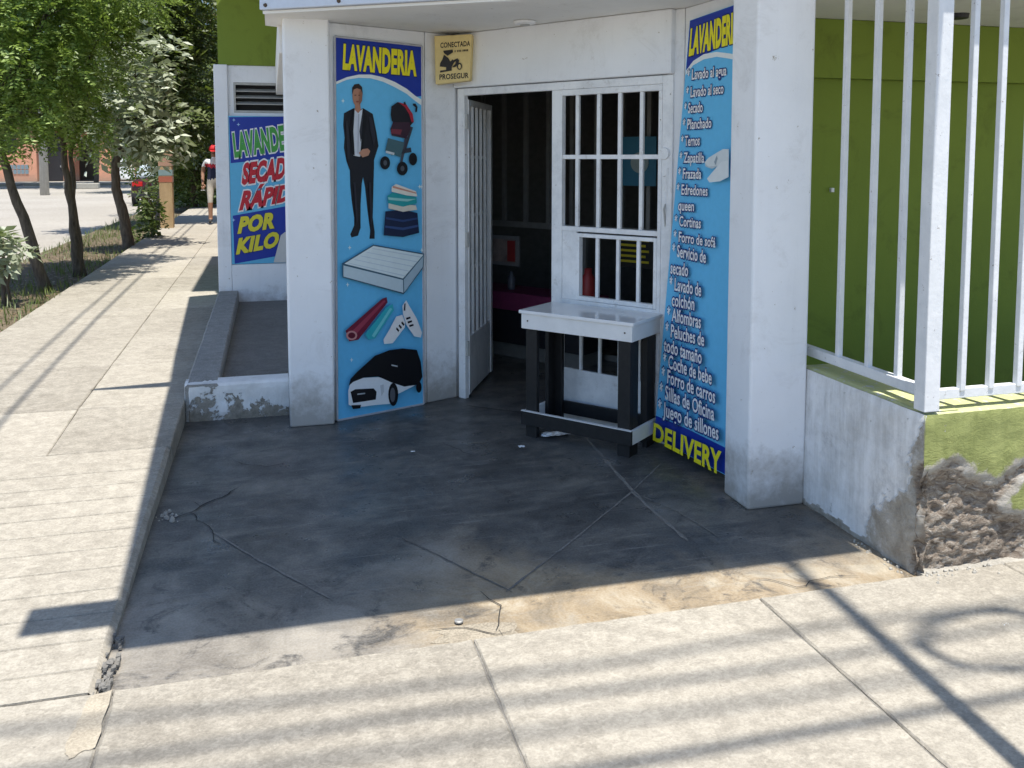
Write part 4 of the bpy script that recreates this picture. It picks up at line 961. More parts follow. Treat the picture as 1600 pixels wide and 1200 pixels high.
for s in (-0.32, 0.32):
    c = TC + tu * s - tv * (D2 + 0.0) + Z3 * 0.70
    mb().tube([c, c - tv * 0.003], 0.005, 8).build('screw', M['bolt'], tb)

# ================================================================== LITTER
def crumple(name, c, sx, sy, h, mat, label, cat, seed):
    B = mb(); k = 9; v = []; f = []
    for i in range(k + 1):
        for j in range(k + 1):
            a, d = i / k * 2 - 1, j / k * 2 - 1
            v.append((c[0] + a * sx * (1 + .25 * n3(a, d, seed)), c[1] + d * sy * (1 + .25 * n3(d, a, seed + 4)), 0.006 + max(0, h * (0.35 + 0.9 * abs(n3(a * 2.2, d * 2.2, seed))) * (1 - 0.5 * max(abs(a), abs(d))))))
    f = [(i * (k + 1) + j, (i + 1) * (k + 1) + j, (i + 1) * (k + 1) + j + 1, i * (k + 1) + j + 1) for i in range(k) for j in range(k)]
    return tag(B.add(v, f).build(name, mat), label, cat)
Mpaper = plain('paper', (0.78, 0.80, 0.82), 0.6)
crumple('plastic_bag', gz(868, 681), 0.085, 0.035, 0.03, Mpaper, 'crumpled white plastic bag lying under the table', 'bag', 1.0)
crumple('paper_scrap', gz(815, 700), 0.018, 0.015, 0.014, Mpaper, 'tiny white paper scrap on the dark floor before the table', 'paper', 2.0)
crumple('paper_scrap', gz(820, 657), 0.015, 0.013, 0.02, Mpaper, 'tiny white paper scrap against the table leg', 'paper', 3.0)
crumple('paper_scrap', gz(645, 707), 0.012, 0.008, 0.004, Mpaper, 'tiny pale speck of paper alone in mid floor', 'paper', 4.0)
crumple('paper_scrap', gz(1572, 975, .02), 0.016, 0.01, 0.03, Mpaper, 'tiny white paper scrap on the sunlit pavement', 'paper', 5.0)
cc = gz(717, 974)
tag(mb().lathe((cc[0], cc[1], 0.0065), [(0.016, 0), (0.016, 0.005), (0.012, 0.007)], 14).build('litter_lid', M['steel']), 'flattened metal bottle cap on the mortar patch', 'bottle cap')

# ================================================================== FOLIAGE
def leaf_cloud(name, parent, mat, centers, radii, n_spray, leaf_len, leaf_w, per, spray_len, shell=0.55, droop=0.35, seed=1, pairs=True):
    """leafy sprays (a stalk's worth of leaflets each) scattered through clumps"""
    r = np.random.default_rng(seed); centers = np.array(centers, float); radii = np.array(radii, float)
    vol = radii.prod(1) ** (2 / 3); ci = r.choice(len(centers), n_spray, p=vol / vol.sum())
    d = r.normal(size=(n_spray, 3)); d /= np.linalg.norm(d, axis=1, keepdims=True)
    rad = (shell + (1 - shell) * r.random(n_spray) ** 0.7)[:, None] * (1 + 0.15 * r.normal(size=(n_spray, 1)))
    o = centers[ci] + d * rad * radii[ci]
    t = d * 0.8 + r.normal(size=(n_spray, 3)) * 0.5; t[:, 2] -= droop * r.random(n_spray); t /= np.linalg.norm(t, axis=1, keepdims=True)
    side = np.cross(t, np.array([0, 0, 1.0]) + 0.25 * r.normal(size=(n_spray, 3))); side /= np.linalg.norm(side, axis=1, keepdims=True) + 1e-9
    up = np.cross(side, t)
    tone_s = np.clip(0.5 + 0.22 * r.normal(size=n_spray), 0, 1)
    k = np.arange(per); sgn = np.where(k % 2 == 0, 1.0, -1.0) if pairs else np.zeros(per)
    u = (k // 2 + 1) / (per / 2) if pairs else (k + 1) / per
    base = o[:, None, :] + t[:, None, :] * (u * spray_len)[None, :, None] - np.array([0, 0, 1.0])[None, None, :] * (u ** 2 * spray_len * droop)[None, :, None]
    ax = t[:, None, :] * 0.45 + side[:, None, :] * sgn[None, :, None] + r.normal(size=(n_spray, per, 3)) * 0.22
    ax[:, :, 2] -= 0.15
    ax /= np.linalg.norm(ax, axis=2, keepdims=True)
    wv = np.cross(ax, up[:, None, :] + 0.35 * r.normal(size=(n_spray, per, 3))); wv /= np.linalg.norm(wv, axis=2, keepdims=True) + 1e-9
    nv = np.cross(wv, ax)
    L = (leaf_len * (0.7 + 0.6 * r.random((n_spray, per))))[..., None]; W = (leaf_w * (0.7 + 0.6 * r.random((n_spray, per))))[..., None]
    p0 = base; p1 = base + ax * L * 0.45 + wv * W / 2 + nv * W * 0.15; p2 = base + ax * L; p3 = base + ax * L * 0.45 - wv * W / 2 + nv * W * 0.15
    V = np.stack([p0, p1, p2, p3], 2).reshape(-1, 3); q = len(V) // 4
    tone = np.repeat(np.clip(tone_s[:, None] + 0.12 * r.normal(size=(n_spray, per)), 0, 1).reshape(-1), 4)
    me = bpy.data.meshes.new(name); me.vertices.add(len(V)); me.vertices.foreach_set('co', V.astype(np.float32).ravel())
    me.loops.add(q * 4); me.loops.foreach_set('vertex_index', np.arange(q * 4, dtype=np.int32))
    me.polygons.add(q); me.polygons.foreach_set('loop_start', np.arange(0, q * 4, 4, dtype=np.int32)); 
    me.update(calc_edges=True); me.validate()
    at = me.attributes.new('tone', 'FLOAT', 'POINT'); at.data.foreach_set('value', tone.astype(np.float32))
    me.materials.append(mat)
    return link(name, me, parent)
def limb_path(a, c, k=6, wob=0.08, seed=0.0):
    a, c = np.array(a, float), np.array(c, float); L = np.linalg.norm(c - a)
    return [a + (c - a) * t + np.array([n3(t * 3, seed, 0), n3(t * 3, seed, 5), 0.4 * n3(t * 3, seed, 9)]) * wob * L * math.sin(math.pi * t) for t in np.linspace(0, 1, k)]
def tree(name, label, trunks, clumps, mat, n_spray, seed, r0=0.075, group=None, leaf=(0.068, 0.028, 12, 0.19), shell=0.5, droop=0.35, extra=None, pairs=True):
    base = trunks[0][0]
    t = thing(name, label, 'tree', tuple(base), group)
    tops = []
    for i, tr in enumerate(trunks):
        P_ = []
        for a, c in zip(tr[:-1], tr[1:]): P_ += limb_path(a, c, 6, 0.05, seed + i)[:-1]
        P_.append(np.array(tr[-1])); k = len(P_)
        rr = [r0 * (1 - 0.55 * j / (k - 1)) * (1.25 if j == 0 else 1) * (1 + 0.12 * n3(j * .7, seed, i)) * (0.75 if i else 1) for j in range(k)]
        mb().tube(P_, rr, 10).build('trunk', M['bark'], t, smooth=True); tops.append((P_[-1], rr[-1]))
    B = mb()
    for j, (c, r_) in enumerate(clumps):
        tp, tr_ = min(tops, key=lambda q: np.linalg.norm(np.array(q[0]) - np.array(c)))
        P_ = limb_path(tp - np.array([0, 0, 0.15]), c, 7, 0.16, seed + j * 1.3); B.tube(P_, [tr_ * 0.7 * (1 - 0.75 * i / 6) for i in range(7)], 6)
        for q in range(4):
            e = np.array(c) + np.array([random.gauss(0, .5), random.gauss(0, .5), random.gauss(0, .4)]) * np.array(r_)
            B.tube(limb_path(P_[4], e, 5, 0.15, seed + j + q), [tr_ * 0.25, tr_ * .2, tr_ * .15, tr_ * .1, tr_ * .06], 5)
    B.build('limb', M['bark'], t, smooth=True)
    cr = leaf_cloud('crown', t, mat, [c for c, _ in clumps], [r for _, r in clumps], n_spray, leaf[0], leaf[1], leaf[2], leaf[3], shell, droop, seed, pairs)
    kind(cr, 'stuff') if False else None
    return t
def cl(px_, py_, Y, rx, ry=None, rz=None):
    c = onY(px_, py_, Y); return (c, (rx, ry or rx, rz or rx * 0.75))
GT = 'young trees along the verge'
Y1 = gz(70, 455, 0.09)[1]
tree('verge_tree', 'leaning young tree with fine bright leaves nearest the small shrub', [[onY(72, 458, Y1), onY(45, 365, Y1), onY(2, 240, Y1), onY(-15, 170, Y1)]],
     [cl(-60, 60, Y1, 0.75), cl(20, 100, Y1 - .2, 0.62), cl(10, 190, Y1 - .3, 0.42, .5, .28), cl(70, 20, Y1, 0.7), cl(-10, -60, Y1, 0.9), cl(90, 110, Y1 + .2, 0.5), cl(60, 165, Y1 - .1, .4, .4, .28), cl(-70, 200, Y1, .5), cl(110, -50, Y1 + .3, .7)],
     M['leaf'], 2600, 3, 0.07, GT)
Y2 = gz(122, 432, 0.09)[1]
tree('verge_tree', 'twin stemmed young tree in the middle of the verge row', [[onY(122, 435, Y2), onY(114, 340, Y2), onY(100, 240, Y2), onY(95, 180, Y2)], [onY(131, 436, Y2), onY(119, 350, Y2 + .1), onY(110, 245, Y2 + .2), onY(125, 170, Y2 + .2)]],
     [cl(100, 150, Y2, 0.55), cl(60, 60, Y2 + .2, 0.75), cl(140, 90, Y2, 0.6), cl(110, 10, Y2 + .3, 0.85), cl(170, -20, Y2 + .3, .8), cl(75, 185, Y2 + .2, .4, .4, .28), cl(130, 195, Y2, .38, .4, .25), cl(60, -70, Y2, .9)],
     M['leaf'], 2500, 5, 0.062, GT)
Y3 = gz(200, 392, 0.09)[1]
tree('verge_tree', 'crooked verge tree with large pale dusty leaves', [[onY(202, 394, Y3), onY(194, 340, Y3), onY(181, 295, Y3), onY(180, 255, Y3), onY(196, 214, Y3), onY(205, 170, Y3)]],
     [cl(190, 130, Y3 - .2, .62), cl(230, 180, Y3 - .3, .6, .6, .4), cl(170, 190, Y3 - .1, .5, .5, .35), cl(245, 200, Y3, .38, .4, .3), cl(215, 90, Y3, .65)],
     M['leaf_dusty'], 330, 7, 0.095, GT, leaf=(0.19, 0.08, 6, 0.28), shell=0.4, droop=0.6)
GB = 'background street trees'
def btree(px_, base_py, Y, clumps, mat, nsp, seed, label, leaf=(0.13, 0.07, 8, 0.3), shell=0.35):
    b_ = onY(px_, base_py, Y); b_[2] = 0.05
    top = onY(px_ + 3, 150, Y)
    tree('street_tree', label, [[b_, (b_ + top) / 2 + np.array([0.1, 0, 0]), top]], clumps, mat, nsp, seed, 0.13, GB, leaf, shell)
btree(250, 350, 21.5, [cl(250, 90, 21.5, 1.2), cl(300, 170, 21.5, .9), cl(215, 40, 21.5, 1.3), cl(290, 40, 21.8, 1.0), cl(270, 210, 21.5, .8, .8, .5), cl(180, 100, 22, 1.3), cl(240, -20, 21.5, 1.3)], M['leaf_dark'], 3300, 11, 'dark dense tree behind the crooked dusty tree')
btree(300, 335, 28, [cl(300, 120, 28, 1.5), cl(325, 200, 28, 1.3), cl(285, 230, 28, 1.4), cl(310, 280, 28, .9), cl(340, 90, 28.5, 1.1), cl(270, 160, 28, 1.5), cl(335, 260, 29, 1.2)], M['leaf_dark'], 3300, 13, 'dark leafy tree overhanging the pavement where a person walks')
btree(318, 318, 36, [cl(322, 60, 36, 1.6), cl(300, 20, 36, 1.7), cl(338, 130, 36, 1.5), cl(330, 0, 36, 1.3), cl(345, 210, 36, 2.0), cl(300, 250, 36, 2.2), cl(330, 290, 36, 1.4)], M['leaf_brown'], 1500, 17, 'brownish sparse tree farthest down the pavement', leaf=(0.18, 0.09, 8, 0.4))
btree(215, 300, 48, [cl(215, 225, 48, 1.8), cl(235, 235, 48, 1.6), cl(205, 190, 48, 2.2), cl(240, 180, 48, 2.6)], M['leaf'], 1200, 19, 'light green tree behind the parked car', leaf=(0.2, 0.1, 8, 0.5))
btree(150, 292, 58, [cl(150, 120, 58, 4), cl(90, 110, 58, 4), cl(30, 100, 58, 4.5), cl(200, 90, 58, 4.5), cl(-40, 120, 58, 4)], M['leaf_dark'], 2300, 23, 'broad dark tree rising behind the salmon house', leaf=(0.32, 0.2, 8, 0.8))

# small shrubs and the dead-stem plant by the post
def shrub(name, label, base, clumps, mat, n_sp, seed, leaf):
    t = thing(name, label, 'shrub', tuple(base))
    B = mb()
    for j, (c, r_) in enumerate(clumps):
        B.tube(limb_path(base, c, 6, 0.12, seed + j), [0.022, .02, .017, .013, .01, .006], 6)
    B.build('stem', M['bark'], t, smooth=True)
    leaf_cloud('foliage', t, mat, [c for c, _ in clumps], [r for _, r in clumps], n_sp, leaf[0], leaf[1], leaf[2], leaf[3], 0.2, 0.6, seed)
    return t
Ys = gz(8, 478, 0.09)[1]
shrub('verge_shrub', 'small shrub with drooping pale leaves at the verge edge', onY(8, 482, Ys), [cl(5, 372, Ys, .22), cl(20, 395, Ys, .17), cl(-18, 385, Ys, .2)], M['leaf_dusty'], 60, 31, (0.13, 0.055, 6, 0.13))
Yp = gz(240, 378, 0.1)[1]
shrub('verge_shrub', 'tall thin dark shrub growing against the wooden post', onY(240, 380, Yp), [cl(234, 350, Yp, .2, .2, .35), cl(230, 305, Yp, .16, .2, .3), cl(222, 372, Yp, .28, .2, .12), cl(240, 330, Yp, .12, .2, .3)], M['leaf_dark'], 95, 33, (0.12, 0.06, 6, 0.16))
# long row of shrubs along the far pavement
for i, (px_, Y, lab) in enumerate([(300, 31, 'dark hedge bush at the pavement edge behind the walking person'), (280, 33, 'dark hedge bush beyond the wooden post')]):
    b_ = onY(px_, 330, Y); b_[2] = 0.05
    shrub('hedge_bush', lab, b_, [cl(px_, 300, Y, .9, .9, .8), cl(px_ - 12, 320, Y, .7, .7, .5), cl(px_ + 14, 312, Y, .8, .8, .6), cl(px_, 270, Y, .9, .9, .8)], M['leaf_dark'], 600, 41 + i, (0.13, 0.07, 8, 0.28))

# grass and leaf litter on the verge
def blades(name, n_, xr, yr, hr, mat, seed, wid=0.006, flat=False):
    r = np.random.default_rng(seed); x = r.uniform(*xr, n_); y = yr[0] + (yr[1] - yr[0]) * r.random(n_) ** 1.6
    keep = np.array([n3(a * 1.7, c * 1.2, seed) > -0.15 for a, c in zip(x, y)]); x, y = x[keep], y[keep]; n_ = len(x)
    h = r.uniform(*hr, n_); a = r.uniform(0, 6.28, n_); ln = r.uniform(.1, .8, n_) * h
    b_ = np.stack([x, y, np.full(n_, 0.088)], 1); s_ = np.stack([np.sin(a), -np.cos(a), 0 * a], 1) * wid
    d = np.stack([np.cos(a) * ln, np.sin(a) * ln, h * (0.08 if flat else 1)], 1)
    if flat: s_ = s_ * 4; b_[:, 2] += 0.006 + 0.02 * r.random(n_)
    V = np.stack([b_ - s_ * (0.2 if flat else 1), b_ + d * 0.5 - s_ * .9, b_ + d, b_ + d * 0.5 + s_ * .9], 1).reshape(-1, 3)
    B = mb(); B.v = [tuple(q) for q in V]; B.f = [(4 * i, 4 * i + 1, 4 * i + 2, 4 * i + 3) for i in range(n_)]; B.mi = [0] * n_
    o = B.build(name, mat)
    at = o.data.attributes.new('tone', 'FLOAT', 'POINT'); at.data.foreach_set('value', np.repeat(r.random(n_), 4).astype(np.float32))
    return o
tag(kind(blades('verge_grass', 7000, (-3.7, -2.28), (4.5, 26), (0.04, 0.17), M['grass'], 51), 'stuff'), 'sparse dry grass along the earth verge', 'grass')
tag(kind(blades('leaf_litter', 6500, (-3.6, -2.2), (4.5, 24), (0.04, 0.09), M['litter_leaf'], 53, 0.006, True), 'stuff'), 'dead brown leaves scattered on the verge', 'leaf litter')

# ================================================================== STREET
# square post with painted bands
pb = gz(262, 362, 0.11)
po = thing('wooden_post', 'thick square yellowish post with painted bands at the pavement edge', 'post', tuple(pb))
Mpost = concrete('ochre_post', (0.36, 0.24, 0.12), (0.47, 0.34, 0.19), (0.26, 0.17, 0.09))
h2 = 0.13
mb().box(pb[0] - h2, pb[0] + h2, pb[1] - h2, pb[1] + h2, 0.05, 1.86).build('shaft', Mpost, po, 0.015)
for z0, z1, col, nm in ((1.30, 1.42, (128, 150, 150), 'blue_band'), (1.16, 1.28, (170, 100, 78), 'red_band'), (1.5, 1.74, (176, 140, 118), 'pale_band')):
    mb().box(pb[0] - h2 - .004, pb[0] + h2 + .004, pb[1] - h2 - .004, pb[1] + h2 + .004, z0, z1).build(nm, ink(col), po)
# far concrete utility pole + the slim steel pole and cables above the front pavement
up_ = gz(70, 304)
far = thing('utility_pole', 'pale concrete utility pole across the road before the salmon house', 'utility pole', tuple(up_))
mb().tube([(up_[0], up_[1], -0.05), (up_[0], up_[1], 9.5)], [0.20, 0.12], 12).build('shaft', M['pole'], far, smooth=True)
mb().box(up_[0] - 1.0, up_[0] + 1.0, up_[1] - .06, up_[1] + .06, 8.6, 8.72).build('crossarm', M['pole'], far)
PB = Vector((1.88, 1.30, 0.02)); LEAN = 0.052
pole = thing('steel_pole', 'slim leaning steel cable pole at the pavement by the shop', 'pole', tuple(PB))
mb().tube([PB, PB + Vector((LEAN * 11.4, 0, 11.4))], [0.038, 0.03], 12).build('shaft', M['steel'], pole, smooth=True)
def shade_cable(pts, z, r, label, i):
    """cable placed overhead so that it runs above the given pavement line, towards the sun"""
    P_ = [Vector((x, y, 0)) + Vector((SUN.x * z, SUN.y * z, z)) for x, y in pts]
    tag(mb().tube(P_, r, 6).build('overhead_cable', M['cable'], smooth=True), label, 'cable', 'overhead cables')
for i, (pts, z, r) in enumerate([([(-12, 2.75), (-1, 2.52), (0.3, 2.49), (0.9, 2.46), (1.5, 2.43), (2.4, 2.44), (12, 2.6)], 9.0, 0.018),
                                 ([(-12, 2.9), (-1, 2.2), (0.9, 2.13), (1.8, 2.11), (2.4, 2.10), (12, 2.3)], 7.0, 0.022),
                                 ([(-12, 2.6), (0, 2.36), (1.2, 2.29), (2.6, 2.24), (12, 2.2)], 10.5, 0.018),
                                 ([(-12, 3.0), (-1, 2.74), (0.3, 2.63), (1.1, 2.59), (1.8, 2.61), (2.5, 2.57), (12, 2.6)], 10.0, 0.018)]):
    shade_cable(pts, z, r, ['thin overhead cable along the front street, second from the shop', 'thick overhead cable along the front street, farthest from the shop', 'thin overhead cable along the front street above the coil', 'thin overhead cable along the front street, closest to the shop'][i], i)
shade_cable([(-1.52, -10), (-1.50, 4), (-1.62, 9), (-1.75, 30)], 6.2, 0.014, 'overhead cable running along the side street pavement', 9)
shade_cable([(-1.75, -10), (-1.72, 4), (-1.80, 9), (-1.9, 30)], 6.6, 0.012, 'second overhead cable along the side street nearer the trees', 9)
B = mb(); cz = 7.0; cc = Vector((2.36 + SUN.x * cz, 2.37 + SUN.y * cz, cz))
for k in range(3):
    B.tube([cc + Vector((0.27 * math.cos(a) * (1 + .06 * k), 0.17 * math.sin(a) * (1 + .05 * k), 0.05 * k + 0.04 * math.sin(a * 2 + k))) for a in np.linspace(0, 6.2, 28)], 0.010, 6)
tag(B.build('cable_coil', M['cable'], smooth=True), 'spare coil of black cable tied to the overhead cable', 'cable coil')

# salmon houses across the side street
def house(name, label, X0, X1, Y, Hh, wall, openings, depth=8):
    t = thing(name, label, 'house', ((X0 + X1) / 2, Y, 0))
    xs_ = sorted(set([X0, X1] + [q for o in openings for q in o[:2]])); zs_ = sorted(set([0.0, Hh] + [q for o in openings for q in o[2:4]]))
    B = mb()
    for i in range(len(xs_) - 1):
        for j in range(len(zs_) - 1):
            xm, zm = (xs_[i] + xs_[i + 1]) / 2, (zs_[j] + zs_[j + 1]) / 2
            if not any(o[0] < xm < o[1] and o[2] < zm < o[3] for o in openings): B.box(xs_[i], xs_[i + 1], Y, Y + 0.3, zs_[j], zs_[j + 1])
    B.box(X0, X0 + .3, Y + .3, Y + depth, 0, Hh).box(X1 - .3, X1, Y + .3, Y + depth, 0, Hh)
    B.build('wall', wall, t)
    mb().box(X0 - .4, X1 + .4, Y - .5, Y + depth, Hh, Hh + .25).build('roof', M['soffit'], t)
    mb().box(X0 + .3, X1 - .3, Y + 2.2, Y + 2.4, 0, Hh).build('inner_wall', M['dark_room'], t)
    for o in openings:
        k = o[4]
        if k == 'door':
            d = mb().box(o[0], o[1], Y + .12, Y + .18, o[2], o[3]).build('door', M['dark_thing'], t)
            mb().box(o[1] - .2, o[1] - .1, Y + .06, Y + .12, o[2] + 1.0, o[2] + 1.15).build('handle', M['steel'], d)
        elif k == 'window':
            d = mb().box(o[0], o[1], Y + .14, Y + .18, o[2], o[3]).build('window', M['dark_thing'], t)
            for q in range(1, 4):
                x = o[0] + (o[1] - o[0]) * q / 4; mb().box(x - .025, x + .025, Y + .08, Y + .13, o[2], o[3]).build('window_bar', M['steel'], d)
    return t
YH = 72.0
def hx(p): return float(onY(p, 250, YH)[0])
hA = house('salmon_house', 'single storey salmon house with wide dark carport and lattice blocks', hx(-60), hx(57), YH, 5.2, M['salmon'],
      [(hx(-50), hx(27), 2.05, 3.9, 'window')])
B = mb()
for i in range(5):
    x = hx(14 + i * 6.2)
    mb().box(x, x + .22, YH - .04, YH - .001, 0.9, 1.2).build('lattice_block', ink((120, 140, 150)), hA)
    mb().box(x, x + .22, YH - .04, YH - .001, 0.55, 0.85).build('lattice_block', ink((120, 140, 150)), hA)
house('brick_house', 'dull brown house front between the two salmon houses with porch', hx(57), hx(152), YH + 1.2, 5.0, M['brick_dull'],
      [(hx(60), hx(92), 0.0, 3.6, 'door'), (hx(118), hx(148), 0.0, 3.3, 'open')])
mb_ = mb().obox((hx(112), YH - 1.2, 3.5), (hx(150) - hx(112), 0, 0.5), (0, 2.3, 0.3), (0, 0, 0.12))
tag(mb_.build('porch_roof', M['grey_metal']), 'sloping metal porch roof on the dull brown house', 'porch roof')
house('salmon_house', 'narrow salmon house with two upright windows right of the porch', hx(152), hx(232), YH, 5.2, M['salmon'],
      [(hx(174), hx(183), 1.2, 4.0, 'window'), (hx(214), hx(222), 1.6, 3.6, 'window')])
wx = hx(200)
tag(mb().box(wx - .5, wx + .5, YH - 1.0, YH - .3, 0.1, 4.4).build('white_pillar', M['white_wall'], bevel=0.03), 'tall whitewashed gate pillar in front of the narrow salmon house', 'pillar')
ck = gz(128, 294)
tag(mb().box(ck[0] - .9, ck[0] + .9, ck[1] - .3, ck[1] + .3, -0.03, 0.28).build('concrete_block', M['sidewalk_old'], bevel=0.04), 'low concrete block lying in the far road', 'block')
# neighbouring building up the side street (its wall lies behind the green one)
nbd = thing('neighbour_building', 'plain rendered house behind the green building on the side street', 'building', (3, 17, 0))
mb().box(-0.45, 6, 14.1, 21.5, 0, 5.6).build('wall', M['brick_dull'], nbd)
mb().box(-0.62, 6.1, 14.0, 21.6, 5.6, 5.75).build('roof', M['soffit'], nbd)

# parked car (seen from behind)
cr0 = gz(236, 321)
car = thing('parked_car', 'parked dark red hatchback with pale roof seen from behind', 'car', (cr0[0], cr0[1], -0.03))
CX, CY = cr0[0] + 0.15, cr0[1]
def carshape(secs, name, mat, parent, smooth=True):
    """loft of rounded cross-sections along Y"""
    B = mb(); v = []; k = 12
    for (y, hw, z0, z1, tuck) in secs:
        hh = (z1 - z0) / 2; zc = (z0 + z1) / 2
        for i in range(k):
            a = (i + .5) * 2 * math.pi / k; cx_, sz = math.cos(a), math.sin(a)
            sx = math.copysign(abs(cx_) ** 0.45, cx_); s_z = math.copysign(abs(sz) ** 0.45, sz)
            w_ = hw * (1 - tuck * max(0, s_z)); v.append((CX + sx * w_, CY + y, zc + s_z * hh))
    f = [(i * k + j, i * k + (j + 1) % k, (i + 1) * k + (j + 1) % k, (i + 1) * k + j) for i in range(len(secs) - 1) for j in range(k)]
    f += [tuple(range(k))[::-1], tuple(range((len(secs) - 1) * k, len(secs) * k))]
    return B.add(v, f).build(name, mat, parent, smooth=smooth)
Mred = plain('dark_red_paint', (0.055, 0.012, 0.014), 0.2, 0.05); Mgl = plain('car_glass', (0.42, 0.47, 0.49), 0.12, 0.1)
carshape([(0, .74, .28, .86, .03), (.08, .82, .22, .95, .03), (.7, .84, .20, .98, .03), (2.4, .84, .20, .95, .03), (3.2, .83, .2, .88, .05), (3.95, .76, .25, .78, .05), (4.05, .6, .3, .66, .05)], 'body', Mred, car)
carshape([(.12, .66, .9, 1.12, .1), (.45, .68, .9, 1.46, .18), (1.0, .70, .9, 1.54, .2), (1.8, .69, .9, 1.52, .2), (2.5, .64, .88, 1.2, .15), (2.9, .6, .86, .95, .1)], 'cabin', Mgl, car)
mb().box(CX - .56, CX + .56, CY + .5, CY + 1.9, 1.50, 1.56).build('roof', plain('pale_roof', (0.62, 0.66, 0.68), 0.3), car, 0.02)
for s in (-1, 1):
    mb().box(CX + s * .58 - .17, CX + s * .58 + .17, CY - .03, CY + .06, .68, .84).build('tail_light', ink((200, 30, 30)), car, 0.01)
    for yy_ in (.75, 3.1):
        wh = mb().tube([(CX + s * .66, CY + yy_, .27), (CX + s * .85, CY + yy_, .27)], .30, 18).build('wheel', M['cable'], car)
        mb().tube([(CX + s * .851, CY + yy_, .27), (CX + s * .86, CY + yy_, .27)], .18, 14).build('rim', M['steel'], wh)
mb().box(CX - .78, CX + .78, CY - .07, CY + .04, .30, .46).build('bumper', M['dark_thing'], car, 0.02)
mb().box(CX - .24, CX + .24, CY - .035, CY - .005, .56, .67).build('number_plate', ink((220, 220, 214)), car)

# ================================================================== PERSON
pp = gz(330, 350, 0.2); PX, PY, PZ = pp[0] + 0.10, pp[1], 0.21
J = {'pelvis': (0, 0, .93), 'belly': (0, -.01, 1.08), 'chest': (0, -.02, 1.28), 'neck': (0, -.02, 1.46), 'head0': (0, -.04, 1.53), 'head1': (0, -.045, 1.62),
     'shL': (-.18, -.02, 1.40), 'elL': (-.25, .03, 1.14), 'wrL': (-.25, -.08, .92), 'haL': (-.245, -.11, .84),
     'shR': (.18, -.02, 1.40), 'elR': (.25, .02, 1.14), 'wrR': (.24, -.10, .93), 'haR': (.235, -.13, .85),
     'hipL': (-.095, 0, .88), 'knL': (-.10, -.10, .50), 'anL': (-.10, -.12, .09), 'toL': (-.11, -.25, .04),
     'hipR': (.095, 0, .88), 'knR': (.10, .05, .50), 'anR': (.10, .26, .14), 'toR': (.11, .16, .05)}
RAD = {'pelvis': (.155, .12), 'belly': (.15, .115), 'chest': (.165, .12), 'neck': (.058, .058), 'head0': (.075, .085), 'head1': (.08, .095), 'sh': (.07, .07), 'el': (.045, .045), 'wr': (.032, .032), 'ha': (.04, .022), 'hip': (.098, .1), 'kn': (.06, .06), 'an': (.042, .045), 'to': (.045, .03)}
ED = [('pelvis', 'belly'), ('belly', 'chest'), ('chest', 'neck'), ('neck', 'head0'), ('head0', 'head1')]
for s in 'LR': ED += [('chest', 'sh' + s), ('sh' + s, 'el' + s), ('el' + s, 'wr' + s), ('wr' + s, 'ha' + s), ('pelvis', 'hip' + s), ('hip' + s, 'kn' + s), ('kn' + s, 'an' + s), ('an' + s, 'to' + s)]
nm = list(J); me = bpy.data.meshes.new('person'); me.from_pydata([(PX + J[k][0], PY + J[k][1], PZ + J[k][2]) for k in nm], [(nm.index(a), nm.index(c)) for a, c in ED], [])
ob = bpy.data.objects.new('person_tmp', me); COL.objects.link(ob)
ob.modifiers.new('skin', 'SKIN'); ob.modifiers.new('sub', 'SUBSURF').levels = 2
for i, k in enumerate(nm):
    r_ = RAD.get(k) or RAD[k[:-1]]; me.skin_vertices[0].data[i].radius = r_; me.skin_vertices[0].data[i].use_root = (k == 'pelvis')
dg = bpy.context.evaluated_depsgraph_get(); pm_ = bpy.data.meshes.new_from_object(ob.evaluated_get(dg)); bpy.data.objects.remove(ob)
pm_.materials.clear()
Msk = plain('skin', (0.30, 0.16, 0.10), 0.55, 0.05)
for m_ in (Msk, plain('shirt_navy', (0.02, 0.025, 0.06), 0.8), plain('shirt_red', (0.50, 0.03, 0.05), 0.8), plain('shirt_white', (0.75, 0.74, 0.72), 0.8), plain('shorts_stone', (0.45, 0.42, 0.36), 0.85), plain('shoes_dark', (0.03, 0.03, 0.03), 0.6)): pm_.materials.append(m_)
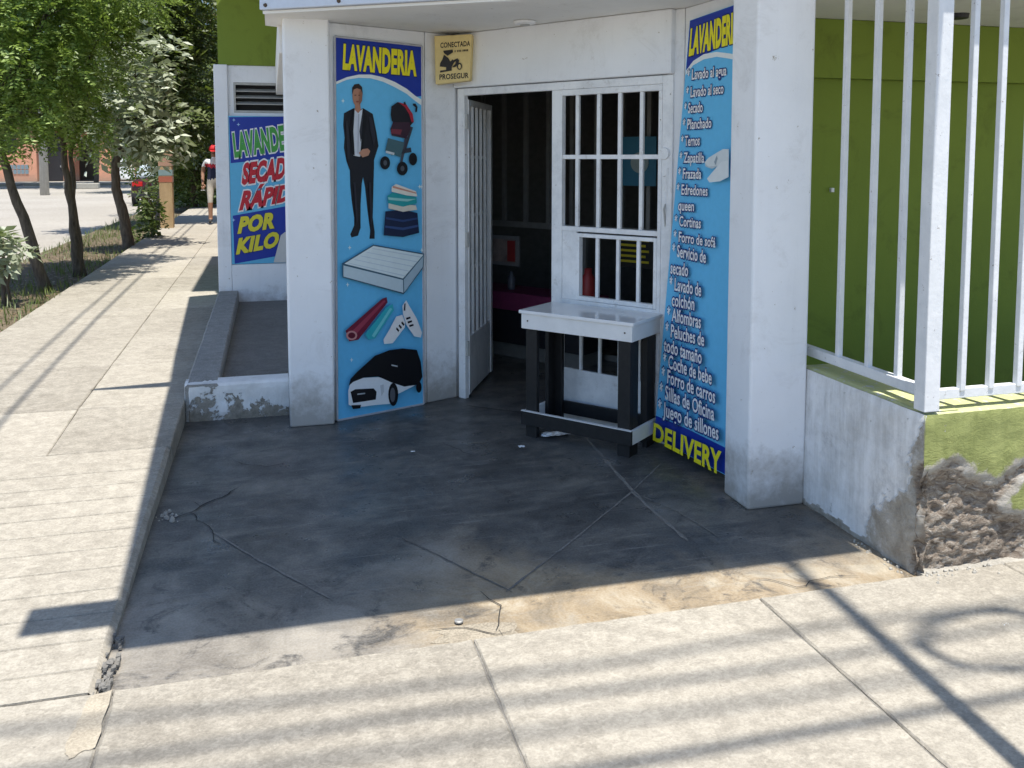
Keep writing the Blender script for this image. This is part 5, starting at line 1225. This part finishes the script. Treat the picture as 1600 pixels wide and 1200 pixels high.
for p_ in pm_.polygons:
    x, y, z = p_.center[0] - PX, p_.center[1] - PY, p_.center[2] - PZ
    arm = abs(x) > 0.195 and z > 0.75 and z < 1.45
    if z > 1.47: i = 0
    elif arm: i = 3 if z > 1.27 else 0
    elif z > 1.33: i = 3
    elif z > 1.25: i = 2
    elif z > 0.98: i = 1
    elif z > 0.48: i = 4
    elif z > 0.11: i = 0
    else: i = 5
    p_.material_index = i; p_.use_smooth = True
pe_ = tag(link('person', pm_), 'person in red cap, white red and navy shirt and pale shorts walking', 'person')
q = mb().lathe((PX, PY - .045, PZ + 1.62), [(.105, 0), (.108, .04), (.092, .09), (.05, .125), (.01, .135)], 16).add([(PX - .08, PY - .12, PZ + 1.625), (PX + .08, PY - .12, PZ + 1.625), (PX + .06, PY - .24, PZ + 1.60), (PX - .06, PY - .24, PZ + 1.60)], [(0, 1, 2, 3)])
q.build('cap', plain('cap_red', (0.55, 0.02, 0.025), 0.7), pe_, smooth=True)
mb().box(PX - .04, PX + .04, PY - .155, PY - .125, PZ + 1.545, PZ + 1.555).build('mouth', plain('lip', (0.2, 0.08, 0.06)), pe_)
mb().lathe((PX, PY - .14, PZ + 1.565), [(.018, 0), (.014, .02), (.006, .045)], 8).build('nose', Msk, pe_, smooth=True)
for s in (-1, 1):
    mb().lathe((PX + s * .03, PY - .128, PZ + 1.602), [(.004, -.006), (.009, 0), (.004, .006)], 8).build('eye', M['cable'], pe_)
    h_ = J['haL'] if s < 0 else J['haR']
    for k in range(4):
        b_ = Vector((PX + h_[0] + s * 0.0 + (k - 1.5) * .016, PY + h_[1], PZ + h_[2]))
        mb().tube([b_, b_ + Vector((0, -.015, -.04)), b_ + Vector((0, -.005, -.07 - .006 * (k in (1, 2))))], [.010, .009, .007], 6).build('finger', Msk, pe_, smooth=True)
    b_ = Vector((PX + h_[0] - s * .03, PY + h_[1], PZ + h_[2] + .03)); mb().tube([b_, b_ + Vector((-s * .02, -.02, -.03)), b_ + Vector((-s * .018, -.03, -.055))], [.011, .010, .008], 6).build('thumb', Msk, pe_, smooth=True)
tag(crumple('carried_bag', (PX - .245, PY - .13, 0), .05, .03, .01, Mpaper, 'x', 'x', 8.0), 'small white bag held in the hand of the walking person', 'bag').location = (0, 0, PZ + .74)
